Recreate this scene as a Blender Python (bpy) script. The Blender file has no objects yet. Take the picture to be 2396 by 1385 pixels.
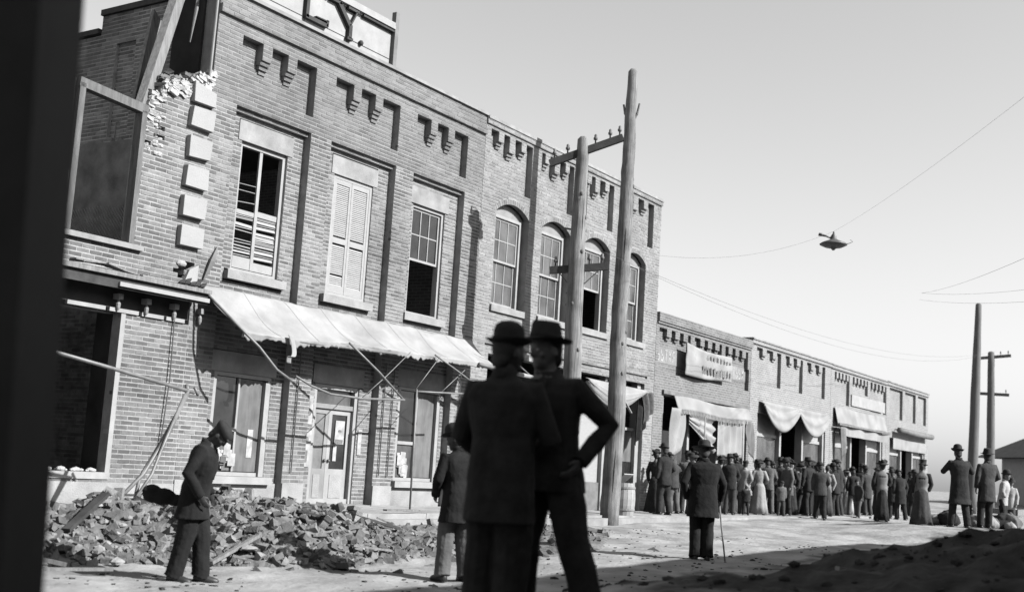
import bpy, math, random
from mathutils import Vector, Matrix, noise
random.seed(7)
rad = math.radians
S = bpy.context.scene
C = bpy.data.collections.new('place'); S.collection.children.link(C)

# ------------------------------------------------------------------ camera
YAW, PITCH, ROLL = 0.58575, 0.139546, 0.0618325      # X runs along the street fronts, Y into them
CAMZ = 1.25
fw = Vector((math.cos(YAW)*math.cos(PITCH), math.sin(YAW)*math.cos(PITCH), math.sin(PITCH)))
rt = fw.cross(Vector((0, 0, 1))).normalized(); up = rt.cross(fw)
rt2 = math.cos(ROLL)*rt + math.sin(ROLL)*up; up2 = math.cos(ROLL)*up - math.sin(ROLL)*rt
cam = bpy.data.cameras.new('camera'); co = bpy.data.objects.new('camera', cam); C.objects.link(co)
mw = Matrix.Identity(4)
for i in range(3):
    mw[i][0] = rt2[i]; mw[i][1] = up2[i]; mw[i][2] = -fw[i]
mw[2][3] = CAMZ
co.matrix_world = mw
cam.sensor_width = 36; cam.lens = 2800/2396*36
cam.clip_start = 0.05; cam.clip_end = 6000
cam.dof.use_dof = True; cam.dof.focus_distance = 20.0; cam.dof.aperture_fstop = 1.45
S.camera = co

# ------------------------------------------------------------------ sky, sun, exposure
SUN_EL, SUN_AZ = rad(34), rad(77)
sv = Vector((math.cos(SUN_AZ)*math.cos(SUN_EL), -math.sin(SUN_AZ)*math.cos(SUN_EL), math.sin(SUN_EL)))
w = bpy.data.worlds.new('World'); S.world = w; w.use_nodes = True
nt = w.node_tree; bg = nt.nodes['Background']
sky = nt.nodes.new('ShaderNodeTexSky'); sky.sky_type = 'NISHITA'; sky.sun_disc = False
sky.sun_elevation = SUN_EL; sky.sun_rotation = math.atan2(sv.x, sv.y)
sky.dust_density = 1.2; sky.air_density = 1.0
dot = nt.nodes.new('ShaderNodeVectorMath'); dot.operation = 'DOT_PRODUCT'   # plate that sees blue best: one grey value for the sky's colour
dot.inputs[1].default_value = (0.12, 0.30, 0.58)
nt.links.new(sky.outputs[0], dot.inputs[0]); nt.links.new(dot.outputs['Value'], bg.inputs[0])
bg.inputs[1].default_value = 0.080
sl = bpy.data.lights.new('sun', 'SUN'); sl.energy = 5.0; sl.angle = rad(0.5); sl.color = (1, 1, 1)
so = bpy.data.objects.new('sun', sl); C.objects.link(so); so.location = (10, -30, 30)
so.rotation_euler = (-sv).to_track_quat('-Z', 'Y').to_euler()
S.view_settings.view_transform = 'Standard'; S.view_settings.look = 'None'
S.view_settings.exposure = 1.40
S.cycles.diffuse_bounces = 1; S.view_settings.gamma = 1.0

# ------------------------------------------------------------------ materials (a black and white plate: all greys)
MATS = {}
def mat(name, base, var=0.25, scale=3.0, rough=0.85, bump=0.0, bscale=40.0, spec=0.2, stretch=(1, 1, 1), piece=0.0, stain=0.0, stain_scale=0.6, alpha=None, metal=0.0, detail=4):
    m = bpy.data.materials.new(name); m.use_nodes = True; t = m.node_tree; n = t.nodes; L = t.links
    b = n['Principled BSDF']; b.inputs['Roughness'].default_value = rough; b.inputs['Specular IOR Level'].default_value = spec
    b.inputs['Metallic'].default_value = metal
    tc = n.new('ShaderNodeTexCoord'); geo = n.new('ShaderNodeNewGeometry')
    mp = n.new('ShaderNodeMapping'); mp.inputs['Scale'].default_value = stretch; L.new(geo.outputs['Position'], mp.inputs[0])
    nz = n.new('ShaderNodeTexNoise'); nz.inputs['Scale'].default_value = scale; nz.inputs['Detail'].default_value = detail; nz.inputs['Roughness'].default_value = 0.6
    L.new(mp.outputs[0], nz.inputs[0])
    rm = n.new('ShaderNodeMapRange'); rm.inputs[1].default_value = 0.28; rm.inputs[2].default_value = 0.72
    rm.inputs[3].default_value = base*(1-var); rm.inputs[4].default_value = base*(1+var)
    L.new(nz.outputs[0], rm.inputs[0]); val = rm.outputs[0]
    def mul(a, bsock=None, bval=None):
        q = n.new('ShaderNodeMath'); q.operation = 'MULTIPLY'; L.new(a, q.inputs[0])
        if bsock is not None: L.new(bsock, q.inputs[1])
        else: q.inputs[1].default_value = bval
        return q.outputs[0]
    if piece:
        oi = n.new('ShaderNodeObjectInfo')
        ad = n.new('ShaderNodeMath'); ad.operation = 'ADD'; L.new(geo.outputs['Random Per Island'], ad.inputs[0]); L.new(oi.outputs['Random'], ad.inputs[1])
        fr = n.new('ShaderNodeMath'); fr.operation = 'FRACT'; L.new(ad.outputs[0], fr.inputs[0])
        pr = n.new('ShaderNodeMapRange'); pr.inputs[3].default_value = 1-piece; pr.inputs[4].default_value = 1+piece; L.new(fr.outputs[0], pr.inputs[0])
        val = mul(val, pr.outputs[0])
    if stain:
        ns = n.new('ShaderNodeTexNoise'); ns.inputs['Scale'].default_value = stain_scale; ns.inputs['Detail'].default_value = 6; L.new(geo.outputs['Position'], ns.inputs[0])
        sr = n.new('ShaderNodeMapRange'); sr.inputs[1].default_value = 0.42; sr.inputs[2].default_value = 0.7; sr.inputs[3].default_value = 1.0; sr.inputs[4].default_value = 1-stain; L.new(ns.outputs[0], sr.inputs[0])
        val = mul(val, sr.outputs[0])
    cc = n.new('ShaderNodeCombineColor')
    for i in range(3): L.new(val, cc.inputs[i])
    L.new(cc.outputs[0], b.inputs['Base Color'])
    if bump:
        nb = n.new('ShaderNodeTexNoise'); nb.inputs['Scale'].default_value = bscale; nb.inputs['Detail'].default_value = 5; L.new(mp.outputs[0], nb.inputs[0])
        bp = n.new('ShaderNodeBump'); bp.inputs['Strength'].default_value = bump; bp.inputs['Distance'].default_value = 0.03; L.new(nb.outputs[0], bp.inputs['Height']); L.new(bp.outputs[0], b.inputs['Normal'])
    MATS[name] = m; return m

mat('brick', 0.110, 0.22, 9, 0.9, 0.25, 60, piece=0.36, stain=0.42, stain_scale=.9)
mat('brick_upper', 0.118, 0.16, 7, 0.9, 0.25, 60, piece=0.18, stain=0.42, stain_scale=0.55)
mat('brick_pale', 0.144, 0.18, 7, 0.9, 0.25, 60, piece=0.2, stain=0.32, stain_scale=.7)
mat('brick_soot', 0.13, 0.5, 4, 0.95, 0.25, 60, piece=0.4, stain=0.5)
mat('brick_shade', 0.122, 0.3, 5, 0.95, 0.25, 60, piece=0.3, stain=0.4)
mat('mortar', 0.209, 0.2, 6, 0.95, 0.4, 50, stain=0.35)
mat('mortar_upper', 0.163, 0.2, 5, 0.95, 0.4, 50, stain=0.35)
mat('mortar_pale', 0.198, 0.2, 5, 0.95, 0.4, 50, stain=0.25)
mat('mortar_soot', 0.17, 0.5, 4, 0.95, 0.3, 50, stain=0.5)
mat('mortar_shade', 0.243, 0.3, 4, 0.95, 0.3, 50, stain=0.5)
mat('broken_mortar', 0.24, 0.3, 14, 0.95, 0.8, 30)
mat('stone', 0.179, 0.18, 5, 0.9, 0.2, 50, stain=0.25, stain_scale=1.5)
mat('quoin_stone', 0.209, 0.08, 4, 0.9, 0.2, 50, stain=0.12, stain_scale=2)
mat('plinth', 0.198, 0.2, 3, 0.95, 0.3, 40, stain=0.3)
mat('plaster', 0.152, 0.3, 3, 0.95, 0.3, 30, stain=0.4, stain_scale=2)
mat('white_paint', 0.201, 0.15, 6, 0.6, 0.1, 60, stain=0.15, stain_scale=3)
mat('grey_paint', 0.152, 0.2, 6, 0.6, 0.1, 60, stain=0.2, stain_scale=3)
mat('dull_paint', 0.106, 0.2, 5, 0.7, 0.1, 60, stain=0.25, stain_scale=3)
mat('blind', 0.091, 0.3, 2.5, 0.8, stretch=(3, 3, .5), stain=.25, stain_scale=4)
mat('shutter', 0.190, 0.12, 8, 0.7, stretch=(1, 1, 6))
mat('dark_wood', 0.03, 0.4, 4, 0.8, 0.2, 30)
mat('flat_black', 0.02, 0.3, 4, 0.7)
mat('old_wood', 0.122, 0.35, 6, 0.85, 0.3, 30, stretch=(4, 4, .5))
mat('frame_wood', 0.084, 0.35, 6, 0.85, 0.3, 30, stretch=(4, 4, .5))
mat('pole_wood', 0.144, 0.55, 5, 0.85, 0.4, 25, stretch=(12, 12, .16), stain=0.5, stain_scale=2.4)
mat('far_pole', 0.08, 0.3, 5, 0.85, stretch=(6, 6, .35))
mat('iron', 0.05, 0.3, 8, 0.5, spec=0.4)
mat('pipe', 0.099, 0.3, 8, 0.5, spec=0.4)
mat('glass', 0.012, 0.6, 3, 0.06, spec=0.5)
mat('dusty_glass', 0.055, 0.6, 2.2, 0.25, spec=0.5, stretch=(1, 1, .6))
mat('canvas', 0.2, 0.12, 2.5, 0.95, 0.12, 30, stain=0.30, stain_scale=1.6)
mat('sheet', 0.18, 0.15, 4, 0.95, 0.3, 20, stain=0.35, stain_scale=2.0)
mat('paper', 0.25, 0.25, 9, 0.9, stain=0.3, stain_scale=6)
mat('print', 0.1, 0.5, 25, 0.9)
mat('dark_cloth', 0.015, 0.45, 7, 0.95, 0.5, 12)
mat('black_cloth', 0.016, 0.45, 6, 0.95, 0.35, 16)
mat('jet_cloth', 0.007, 0.45, 6, 0.95, 0.35, 16)
mat('brown_cloth', 0.032, 0.35, 5, 0.95, 0.35, 18)
mat('grey_cloth', 0.065, 0.3, 5, 0.95, 0.35, 18)
mat('light_cloth', 0.167, 0.2, 5, 0.95, 0.35, 18)
mat('white_cloth', 0.213, 0.15, 5, 0.95, 0.3, 18)
mat('skin', 0.1, 0.2, 8, 0.6)
mat('face_skin', 0.07, 0.2, 8, 0.55)
mat('dark_skin', 0.035, 0.2, 8, 0.55)
mat('hair', 0.02, 0.3, 20, 0.7)
mat('felt', 0.017, 0.3, 10, 0.9)
mat('leather', 0.015, 0.3, 10, 0.5, spec=0.4)
mat('button', 0.25, 0.1, 10, 0.4)
mat('road', 0.20, 0.30, 1.3, 0.98, 0.8, 9, stain=0.42, stain_scale=1.1, detail=8)
mat('sidewalk', 0.220, 0.2, 1.2, 0.95, 0.3, 18, stain=0.3, stain_scale=1.5)
mat('dark_earth', 0.022, 0.5, 6, 0.98, 0.9, 14)
mat('rubble', 0.105, 0.5, 6, 0.98, 0.9, 14, stain=0.3)
mat('mortar_lump', 0.13, 0.5, 9, 0.98, 0.6, 20, piece=.5)
mat('rubble_brick', 0.09, 0.3, 9, 0.95, 0.4, 30, piece=0.55)
mat('roof_dark', 0.05, 0.3, 3, 0.9)
mat('roofing', 0.10, 0.3, 2, 0.95)
mat('far_brick', 0.144, 0.12, 4, 0.95, 0.3, 30, stain=0.15)
mat('far_dark_brick', 0.106, 0.12, 4, 0.95, 0.3, 30, stain=0.2)
mat('soot_and_shade', 0.018, 0.5, 2, 0.98)  # soot black; on the lower jamb it paints shade
mat('painted_letter', 0.258, 0.35, 16, 0.9, stain=0.4, stain_scale=8)
mat('faded_band', 0.152, 0.2, 6, 0.9, stain=0.3, stain_scale=3)

# courses of brick too far off to pick apart: brick texture on the far fronts
def brick_tex(name, c1, c2, cm):
    m = MATS[name]; t = m.node_tree; n = t.nodes; L = t.links; b = n['Principled BSDF']
    old = b.inputs['Base Color'].links[0].from_socket
    geo = n.new('ShaderNodeNewGeometry'); sx = n.new('ShaderNodeSeparateXYZ'); L.new(geo.outputs['Position'], sx.inputs[0])
    cx = n.new('ShaderNodeCombineXYZ'); ad = n.new('ShaderNodeMath'); L.new(sx.outputs[0], ad.inputs[0]); L.new(sx.outputs[1], ad.inputs[1])
    L.new(ad.outputs[0], cx.inputs[0]); L.new(sx.outputs[2], cx.inputs[1])
    bt = n.new('ShaderNodeTexBrick'); bt.inputs['Scale'].default_value = 1.0; bt.inputs['Brick Width'].default_value = 0.213; bt.inputs['Row Height'].default_value = 0.068
    bt.inputs['Mortar Size'].default_value = 0.008; bt.inputs['Color1'].default_value = (c1,)*3+(1,); bt.inputs['Color2'].default_value = (c2,)*3+(1,); bt.inputs['Mortar'].default_value = (cm,)*3+(1,)
    L.new(cx.outputs[0], bt.inputs[0])
    mx = n.new('ShaderNodeMix'); mx.data_type = 'RGBA'; mx.blend_type = 'MULTIPLY'; mx.inputs[0].default_value = 1.0
    L.new(old, mx.inputs[6]); L.new(bt.outputs[0], mx.inputs[7]); L.new(mx.outputs[2], b.inputs['Base Color'])
brick_tex('far_brick', 1.0, 0.82, 1.5); brick_tex('far_dark_brick', 1.0, 0.72, 1.5)

# road: sandy where trodden, near side and mound darker: earth tone with shade put into the colour
def road_soil_shade():
    m = MATS['road']; t = m.node_tree; n = t.nodes; L = t.links; b = n['Principled BSDF']
    old = b.inputs['Base Color'].links[0].from_socket
    at = n.new('ShaderNodeAttribute'); at.attribute_name = 'soil_shade'
    nz = n.new('ShaderNodeTexNoise'); nz.inputs['Scale'].default_value = 1.6; nz.inputs['Detail'].default_value = 7
    geo = n.new('ShaderNodeNewGeometry'); L.new(geo.outputs['Position'], nz.inputs[0])
    ad = n.new('ShaderNodeMath'); ad.operation = 'ADD'; L.new(at.outputs['Fac'], ad.inputs[0]); L.new(nz.outputs[0], ad.inputs[1])
    rm = n.new('ShaderNodeMapRange'); rm.inputs[1].default_value = 0.85; rm.inputs[2].default_value = 1.1; L.new(ad.outputs[0], rm.inputs[0])
    n2 = n.new('ShaderNodeTexNoise'); n2.inputs['Scale'].default_value = 5; n2.inputs['Detail'].default_value = 8; L.new(geo.outputs['Position'], n2.inputs[0])
    r2 = n.new('ShaderNodeMapRange'); r2.inputs[1].default_value = 0.3; r2.inputs[2].default_value = 0.75; r2.inputs[3].default_value = 0.010; r2.inputs[4].default_value = 0.045; L.new(n2.outputs[0], r2.inputs[0])
    mx = n.new('ShaderNodeMix'); mx.data_type = 'RGBA'; L.new(rm.outputs[0], mx.inputs[0]); L.new(old, mx.inputs[6]); L.new(r2.outputs[0], mx.inputs[7])
    L.new(mx.outputs[2], b.inputs['Base Color'])
road_soil_shade()

# ------------------------------------------------------------------ mesh helpers
FOLD = bpy.data.textures.new('cloth_folds', 'CLOUDS'); FOLD.noise_scale = .13; FOLD.noise_depth = 2
class MB:
    def __init__(s): s.v = []; s.f = []
    def box(s, x0, x1, y0, y1, z0, z1):
        i = len(s.v)
        s.v += [(x0,y0,z0),(x1,y0,z0),(x1,y1,z0),(x0,y1,z0),(x0,y0,z1),(x1,y0,z1),(x1,y1,z1),(x0,y1,z1)]
        s.f += [(i,i+3,i+2,i+1),(i+4,i+5,i+6,i+7),(i,i+1,i+5,i+4),(i+1,i+2,i+6,i+5),(i+2,i+3,i+7,i+6),(i+3,i,i+4,i+7)]
        return s
    def hexa(s, pts):
        i = len(s.v); s.v += [tuple(p) for p in pts]
        s.f += [(i,i+3,i+2,i+1),(i+4,i+5,i+6,i+7),(i,i+1,i+5,i+4),(i+1,i+2,i+6,i+5),(i+2,i+3,i+7,i+6),(i+3,i,i+4,i+7)]
        return s
    def beam(s, a, b, w, h, upv=(0, 0, 1)):
        a = Vector(a); b = Vector(b); d = (b-a).normalized(); u = Vector(upv)
        r = d.cross(u)
        if r.length < 1e-3: r = d.cross(Vector((1, 0, 0)))
        r.normalize(); u = r.cross(d)
        P = []
        for q in (a, b): P += [q-r*w/2-u*h/2, q+r*w/2-u*h/2, q+r*w/2+u*h/2, q-r*w/2+u*h/2]
        i = len(s.v); s.v += [tuple(p) for p in P]
        s.f += [(i,i+1,i+2,i+3),(i+7,i+6,i+5,i+4),(i,i+4,i+5,i+1),(i+1,i+5,i+6,i+2),(i+2,i+6,i+7,i+3),(i+3,i+7,i+4,i)]
        return s
    def loft(s, rings, caps=True):
        i = len(s.v); n = len(rings[0])
        for r in rings: s.v += [tuple(p) for p in r]
        for k in range(len(rings)-1):
            for j in range(n):
                a = i+k*n+j; b = i+k*n+(j+1) % n
                s.f.append((a, b, b+n, a+n))
        if caps:
            s.f.append(tuple(i+j for j in reversed(range(n)))); o = i+(len(rings)-1)*n
            s.f.append(tuple(o+j for j in range(n)))
        return s
    def tube(s, pts, radii, seg=8, caps=True):
        pts = [Vector(p) for p in pts]
        if not hasattr(radii, '__len__'): radii = [radii]*len(pts)
        rings = []; r = None
        for k, p in enumerate(pts):
            d = (pts[min(k+1, len(pts)-1)]-pts[max(k-1, 0)]).normalized()
            if r is None:
                r = d.cross(Vector((0, 0, 1)))
                if r.length < 0.2: r = d.cross(Vector((0, 1, 0)))
            r = (r-d*r.dot(d)).normalized(); u = d.cross(r)
            R = radii[k]; ra, rb = R if hasattr(R, '__len__') else (R, R)
            rings.append([p+r*math.cos(t)*ra+u*math.sin(t)*rb for t in (2*math.pi*j/seg for j in range(seg))])
        return s.loft(rings, caps)
    def lathe(s, prof, cx=0, cy=0, seg=20, fn=None):
        rings = []
        for (r, z) in prof:
            ring = []
            for j in range(seg):
                t = 2*math.pi*j/seg; p = Vector((cx+r*math.cos(t), cy+r*math.sin(t), z))
                ring.append(fn(p, t) if fn else p)
            rings.append(ring)
        return s.loft(rings)
    def ell(s, c, rx, ry, rz, R=None, nu=14, nv=9):
        c = Vector(c); rings = []
        for k in range(nv):
            ph = -math.pi/2+math.pi*(k+0.5)/nv if 0 < k < nv-1 else (-math.pi/2*0.985 if k == 0 else math.pi/2*0.985)
            ring = []
            for j in range(nu):
                t = 2*math.pi*j/nu; p = Vector((rx*math.cos(ph)*math.cos(t), ry*math.cos(ph)*math.sin(t), rz*math.sin(ph)))
                if R: p = R @ p
                ring.append(c+p)
            rings.append(ring)
        return s.loft(rings)
    def grid(s, fn, nu, nv):
        i = len(s.v)
        for a in range(nu+1):
            for b in range(nv+1): s.v.append(tuple(fn(a/nu, b/nv)))
        for a in range(nu):
            for b in range(nv):
                q = i+a*(nv+1)+b; s.f.append((q, q+nv+1, q+nv+2, q+1))
        return s
    def xf(s, fn): s.v = [tuple(fn(Vector(p))) for p in s.v]; return s
    def mesh(s, name):
        me = bpy.data.meshes.new(name); me.from_pydata(s.v, [], s.f); me.update(); return me
    def build(s, name, m, parent=None, smooth=False, solid=0, voxel=0, sm=4):
        me = s.mesh(name); me.materials.append(MATS[m])
        if smooth: me.polygons.foreach_set('use_smooth', [True]*len(me.polygons))
        o = bpy.data.objects.new(name, me); C.objects.link(o)
        if parent is not None: o.parent = parent
        if voxel:
            fold = m.endswith('cloth') and voxel < .012
            r = o.modifiers.new('Remesh', 'REMESH'); r.mode = 'VOXEL'; r.voxel_size = voxel; r.use_smooth_shade = True
            q = o.modifiers.new('Smooth', 'SMOOTH'); q.factor = 0.5; q.iterations = sm
            if fold:
                q = o.modifiers.new('Folds', 'DISPLACE'); q.texture = FOLD; q.strength = .016; q.mid_level = .5
        if solid:
            q = o.modifiers.new('Solidify', 'SOLIDIFY'); q.thickness = solid; q.offset = 0
        return o
def tag(o, label=None, cat=None, group=None, kind=None):
    if label: o['label'] = label
    if cat: o['category'] = cat
    if group: o['group'] = group
    if kind: o['kind'] = kind
    return o
def thing(name, label, cat, loc=(0, 0, 0), group=None, rz=0):
    o = bpy.data.objects.new(name, None); C.objects.link(o); o.location = loc; o.rotation_euler = (0, 0, rz); o.empty_display_size = 0.2
    return tag(o, label, cat, group)
def inst(me, name, parent, loc=(0, 0, 0), rot=None, scale=None):
    o = bpy.data.objects.new(name, me); C.objects.link(o); o.parent = parent; o.location = loc
    if rot: o.rotation_euler = rot
    if scale: o.scale = scale
    return o
def box(name, m, parent, *a): return MB().box(*a).build(name, m, parent)
def N(x, y, z=0.0): return noise.noise(Vector((x, y, z)))

# ------------------------------------------------------------------ ground
CTRL = [(0,0,.22),(-4,3,.15),(5.8,3.8,.30),(6.4,3.75,.30),(3,7,.05),(8.5,9.25,-.09),(7,8.5,-.07),(6.5,11,-.05),(11,7.8,-.05),(9,10.6,-.07),(14,9.8,0),(13,6,.0),(16.25,7.2,.07),(18,10.8,.06),(21,11.6,.14),(25,11.6,.2),(23,7.5,.12),
        (29.4,6.55,.44),(34.7,9.4,.29),(33.5,11.2,.26),(38.7,10.6,.29),(42,11.5,.28),(55,10,.35),(62,6,.6),(80,10,.9),(20,2,.25),(12,0,.3),(30,2,.45),(45,4,.5),(9,13.5,.2),(15,13.5,.2),(25,13.5,.15),(40,13.5,.15),(55,13.5,.15),(15,20,.15),(35,20,.15),(55,20,.2),(-30,10,.1),(60,40,.3),(0,40,.1),(10,-20,.3),(150,0,1.0),(400,50,1.0)]
MS = [(-2,.2),(.2,.2),(.36,.25),(1.08,.40),(1.79,.47),(2.33,.52),(2.6,.58),(2.86,.65),(3.58,.83),(4.28,.95),(6,1.0),(8,.7),(10,.3),(12,.2)]
def lerp_tab(T, s):
    if s <= T[0][0]: return T[0][1]
    for (a, va), (b, vb) in zip(T, T[1:]):
        if s <= b: k = (s-a)/(b-a); return va+(vb-va)*k
    return T[-1][1]
h_f = Vector((math.cos(YAW), math.sin(YAW))); h_r = Vector((math.sin(YAW), -math.cos(YAW)))
def mound(x, y):
    d = x*h_f.x+y*h_f.y; s = x*h_r.x+y*h_r.y
    top = lerp_tab(MS, s)-0.2
    k = (d-10.0)/(2.6 if d < 10 else 1.9)
    return max(0, top)*math.exp(-k*k)
def gz(x, y):
    sw = 0; sz = 0
    for (a, b, z) in CTRL:
        d2 = (x-a)**2+(y-b)**2+0.05; ww = 1/(d2*math.sqrt(d2)); sw += ww; sz += ww*z
    m_ = mound(x, y)
    r = 1 if -6 < x < 60 and -8 < y < 13 else 0
    rut = 0
    if r and m_ < .05:
        for y0 in (7.9, 9.0, 10.3, 11.2): q = (y-y0-.35*N(x*.13, y0))/.13; rut -= .028*math.exp(-q*q)*(.6+.4*N(x*.4, y0*3))
    return sz/sw+m_+rut+r*(0.03*N(x*.7, y*.7)+0.012*N(x*2.3, y*2.3, 3)+(0.02+0.16*min(1, m_*1.6))*N(x*1.6, y*1.6, 7)*0.8+0.10*min(1, m_*2)*N(x*4, y*4, 1)+.05*min(1, m_*2)*N(x*9, y*9, 6)+.012*N(x*5, y*5, 9))
def gaxis(lo, a, b, hi, st):
    L_ = []; v = a
    while v <= b+1e-6: L_.append(v); v += st
    k = st
    while L_[0] > lo: k *= 1.5; L_.insert(0, L_[0]-k)
    k = st
    while L_[-1] < hi: k *= 1.5; L_.append(L_[-1]+k)
    return L_
gx = gaxis(-1500, 2.0, 34.0, 2500, 0.13); gy = gaxis(-1500, -1.0, 12.0, 2000, 0.13)
g = MB(); soil_shade = []
for x in gx:
    for y in gy:
        g.v.append((x, y, gz(x, y)))
        m_ = mound(x, y); sh = 0.0
        sh = min(1.0, m_*3.0)
        d = (6.9-y+0.5*N(x*.5, y*.5))/1.2                      # shade along the near side, put into the colour
        if 4.5 < x < 30: sh = max(sh, max(0, min(0.42, d)))
        soil_shade.append(sh)
ny = len(gy)
for i in range(len(gx)-1):
    for j in range(ny-1): q = i*ny+j; g.f.append((q, q+ny, q+ny+1, q+1))
go = g.build('ground', 'road', smooth=True); tag(go, 'rutted sandy dirt street with dug up earth and painted shade along one side', kind='structure')
at = go.data.attributes.new('soil_shade', 'FLOAT', 'POINT'); at.data.foreach_set('value', soil_shade)

# sidewalk with a curb, in slabs
def swz(x): return 0.375 if x < 17 else max(0.29, 0.375-(x-17)*0.009)
swm = MB(); x = 7.0
sw_root = thing('sidewalk', 'pale cement sidewalk along the store fronts', 'sidewalk'); sw_root['kind'] = 'structure'; del sw_root['category']
k = 0
while x < 57:
    L_ = 1.5; z = swz(x+.7)
    b_ = MB().hexa([(x+.006,12.05,z-.25),(x+L_-.006,12.05,z-.25),(x+L_-.006,13.97,z-.25),(x+.006,13.97,z-.25),(x+.006,12.03,z+random.uniform(-.006,.006)),(x+L_-.006,12.03,z+random.uniform(-.006,.006)),(x+L_-.006,13.97,z),(x+.006,13.97,z)])
    b_.build('slab', 'sidewalk', sw_root); x += L_
box('curb', 'stone', sw_root, 7.0, 57, 11.90, 12.028, -.1, 0.285)

# ------------------------------------------------------------------ brick walls, brick by brick
CO, BL = 0.068, 0.213
def arch(x0, x1, zs, rise, d):                                  # rows of an arched head
    out = []; z = zs; c = (x0+x1)/2; hw = (x1-x0)/2; R = (hw*hw+rise*rise)/(2*rise)
    while z < zs+rise:
        zz = min(z+CO/2, zs+rise-.005)-zs; ww = math.sqrt(max(0, R*R-(R-rise+zz)**2))
        out.append((c-ww, c+ww, z, z+CO, d)); z += CO
    return out
UNIT = {}
def unit_brick(m):
    if m not in UNIT:
        b_ = MB(); b_.box(-.5, .5, 0, 1, -.5, .5); me = b_.mesh('brick'); me.materials.append(MATS[m]); UNIT[m] = me
    return UNIT[m]
def brick_wall(parent, u0, u1, z0, z1, zones, place, bm='brick', mm='mortar', thick=0.30, single=0, keep=None, name='front_wall', rough=0.0, score=None, bproud=0.004):
    """u along the wall, depth inward; place(u, depth, z) -> world point. zones: (u0,u1,z0,z1,depth or None = opening)."""
    rows = int(round((z1-z0)/CO)); allb = []; prev = None; start = 0; strips = []
    for r in range(rows):
        za = z0+r*CO; zc = za+CO/2
        act = [q for q in zones if q[2] <= zc < q[3]]
        br = {u0, u1}
        for q in act:
            for e in q[:2]:
                if u0 < e < u1: br.add(round(e, 4))
        br = sorted(br); iv = []
        for a, b in zip(br, br[1:]):
            m_ = (a+b)/2; d = 0.0
            for q in act:
                if q[0] <= m_ < q[1]: d = q[4]
            if iv and iv[-1][2] == d: iv[-1] = (iv[-1][0], b, d)
            else: iv.append((a, b, d))
        off = (BL/2 if r % 2 else 0)+ (0.03*N(r*3.1, u0))
        ivk = []
        for a, b, d in iv:
            if d is None: continue
            u = math.floor((a-off)/BL)*BL+off
            run = None
            while u < b-1e-4:
                p, q = max(a, u), min(b, u+BL); u += BL
                if q-p < 0.03: 
                    if q-p > 0.004 and allb: pass
                    else: continue
                kp = keep(p, q, zc) if keep else True
                if kp:
                    allb.append((p, q, za, d))
                    if run and abs(run[1]-p) < 1e-4: run = (run[0], q, d)
                    else:
                        if run: ivk.append(run)
                        run = (p, q, d)
                elif run: ivk.append(run); run = None
            if run: ivk.append(run)
        key = [(round(a, 4), round(b, 4), d) for a, b, d in ivk]
        if key != prev:
            if prev is not None: strips.append((z0+start*CO, za, prev))
            prev = key; start = r
    strips.append((z0+start*CO, z0+rows*CO, prev))
    mo = MB()
    def hexb(M, a, b, d0, d1, za, zb):
        M.hexa([place(a,d0,za),place(b,d0,za),place(b,d1,za),place(a,d1,za),place(a,d0,zb),place(b,d0,zb),place(b,d1,zb),place(a,d1,zb)])
    for za, zb, key in strips:
        for a, b, d in key: hexb(mo, a, b, d+bproud, max(thick, d+.12), za, zb)
    wall = mo.build(name, mm, parent)
    # the bricks that show largest become objects of their own, the others one mesh
    if single:
        sc = score or (lambda b: -((b[0]+b[1])/2))
        full = [b for b in allb if b[1]-b[0] > 0.18]; full.sort(key=sc, reverse=True); pick = set(full[:single])
    else: pick = set()
    rest = MB(); me = unit_brick(bm) if pick else None
    for b in allb:
        p, q, za, d = b; j = random.uniform(-.002, .003)+(random.uniform(-rough, rough) if rough else 0)
        g_ = 0.007
        if b in pick:
            A, B = Vector(place(p+g_, d-j, za+CO/2)), Vector(place(q-g_, d-j, za+CO/2)); D_ = Vector(place(p+g_, d-j+.06, za+CO/2))-A
            o = inst(me, 'brick', wall, (A+B)/2, (0, 0, math.atan2(D_.y, D_.x)-math.pi/2), ((B-A).length, .06, CO-.021))
        else: hexb(rest, p+g_, q-g_, d-j, d+.06, za+.0105, za+CO-.0105)
    if rest.v:
        o = rest.build('small_bricks', bm, wall); o['kind'] = 'stuff'
    return wall
FY = 14.0
def front(u, d, z): return (u, FY+d, z)

def lintel(parent, x0, x1, z0, z1, m='stone', d=0.15, pr=0.012): return box('lintel', m, parent, x0, x1, FY+d-pr, FY+d+.2, z0, z1)
def sill(parent, x0, x1, z0, z1, m='stone', d=0.15, pr=.07): return box('sill', m, parent, x0, x1, FY+d-pr, FY+d+.25, z0, z1)

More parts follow.
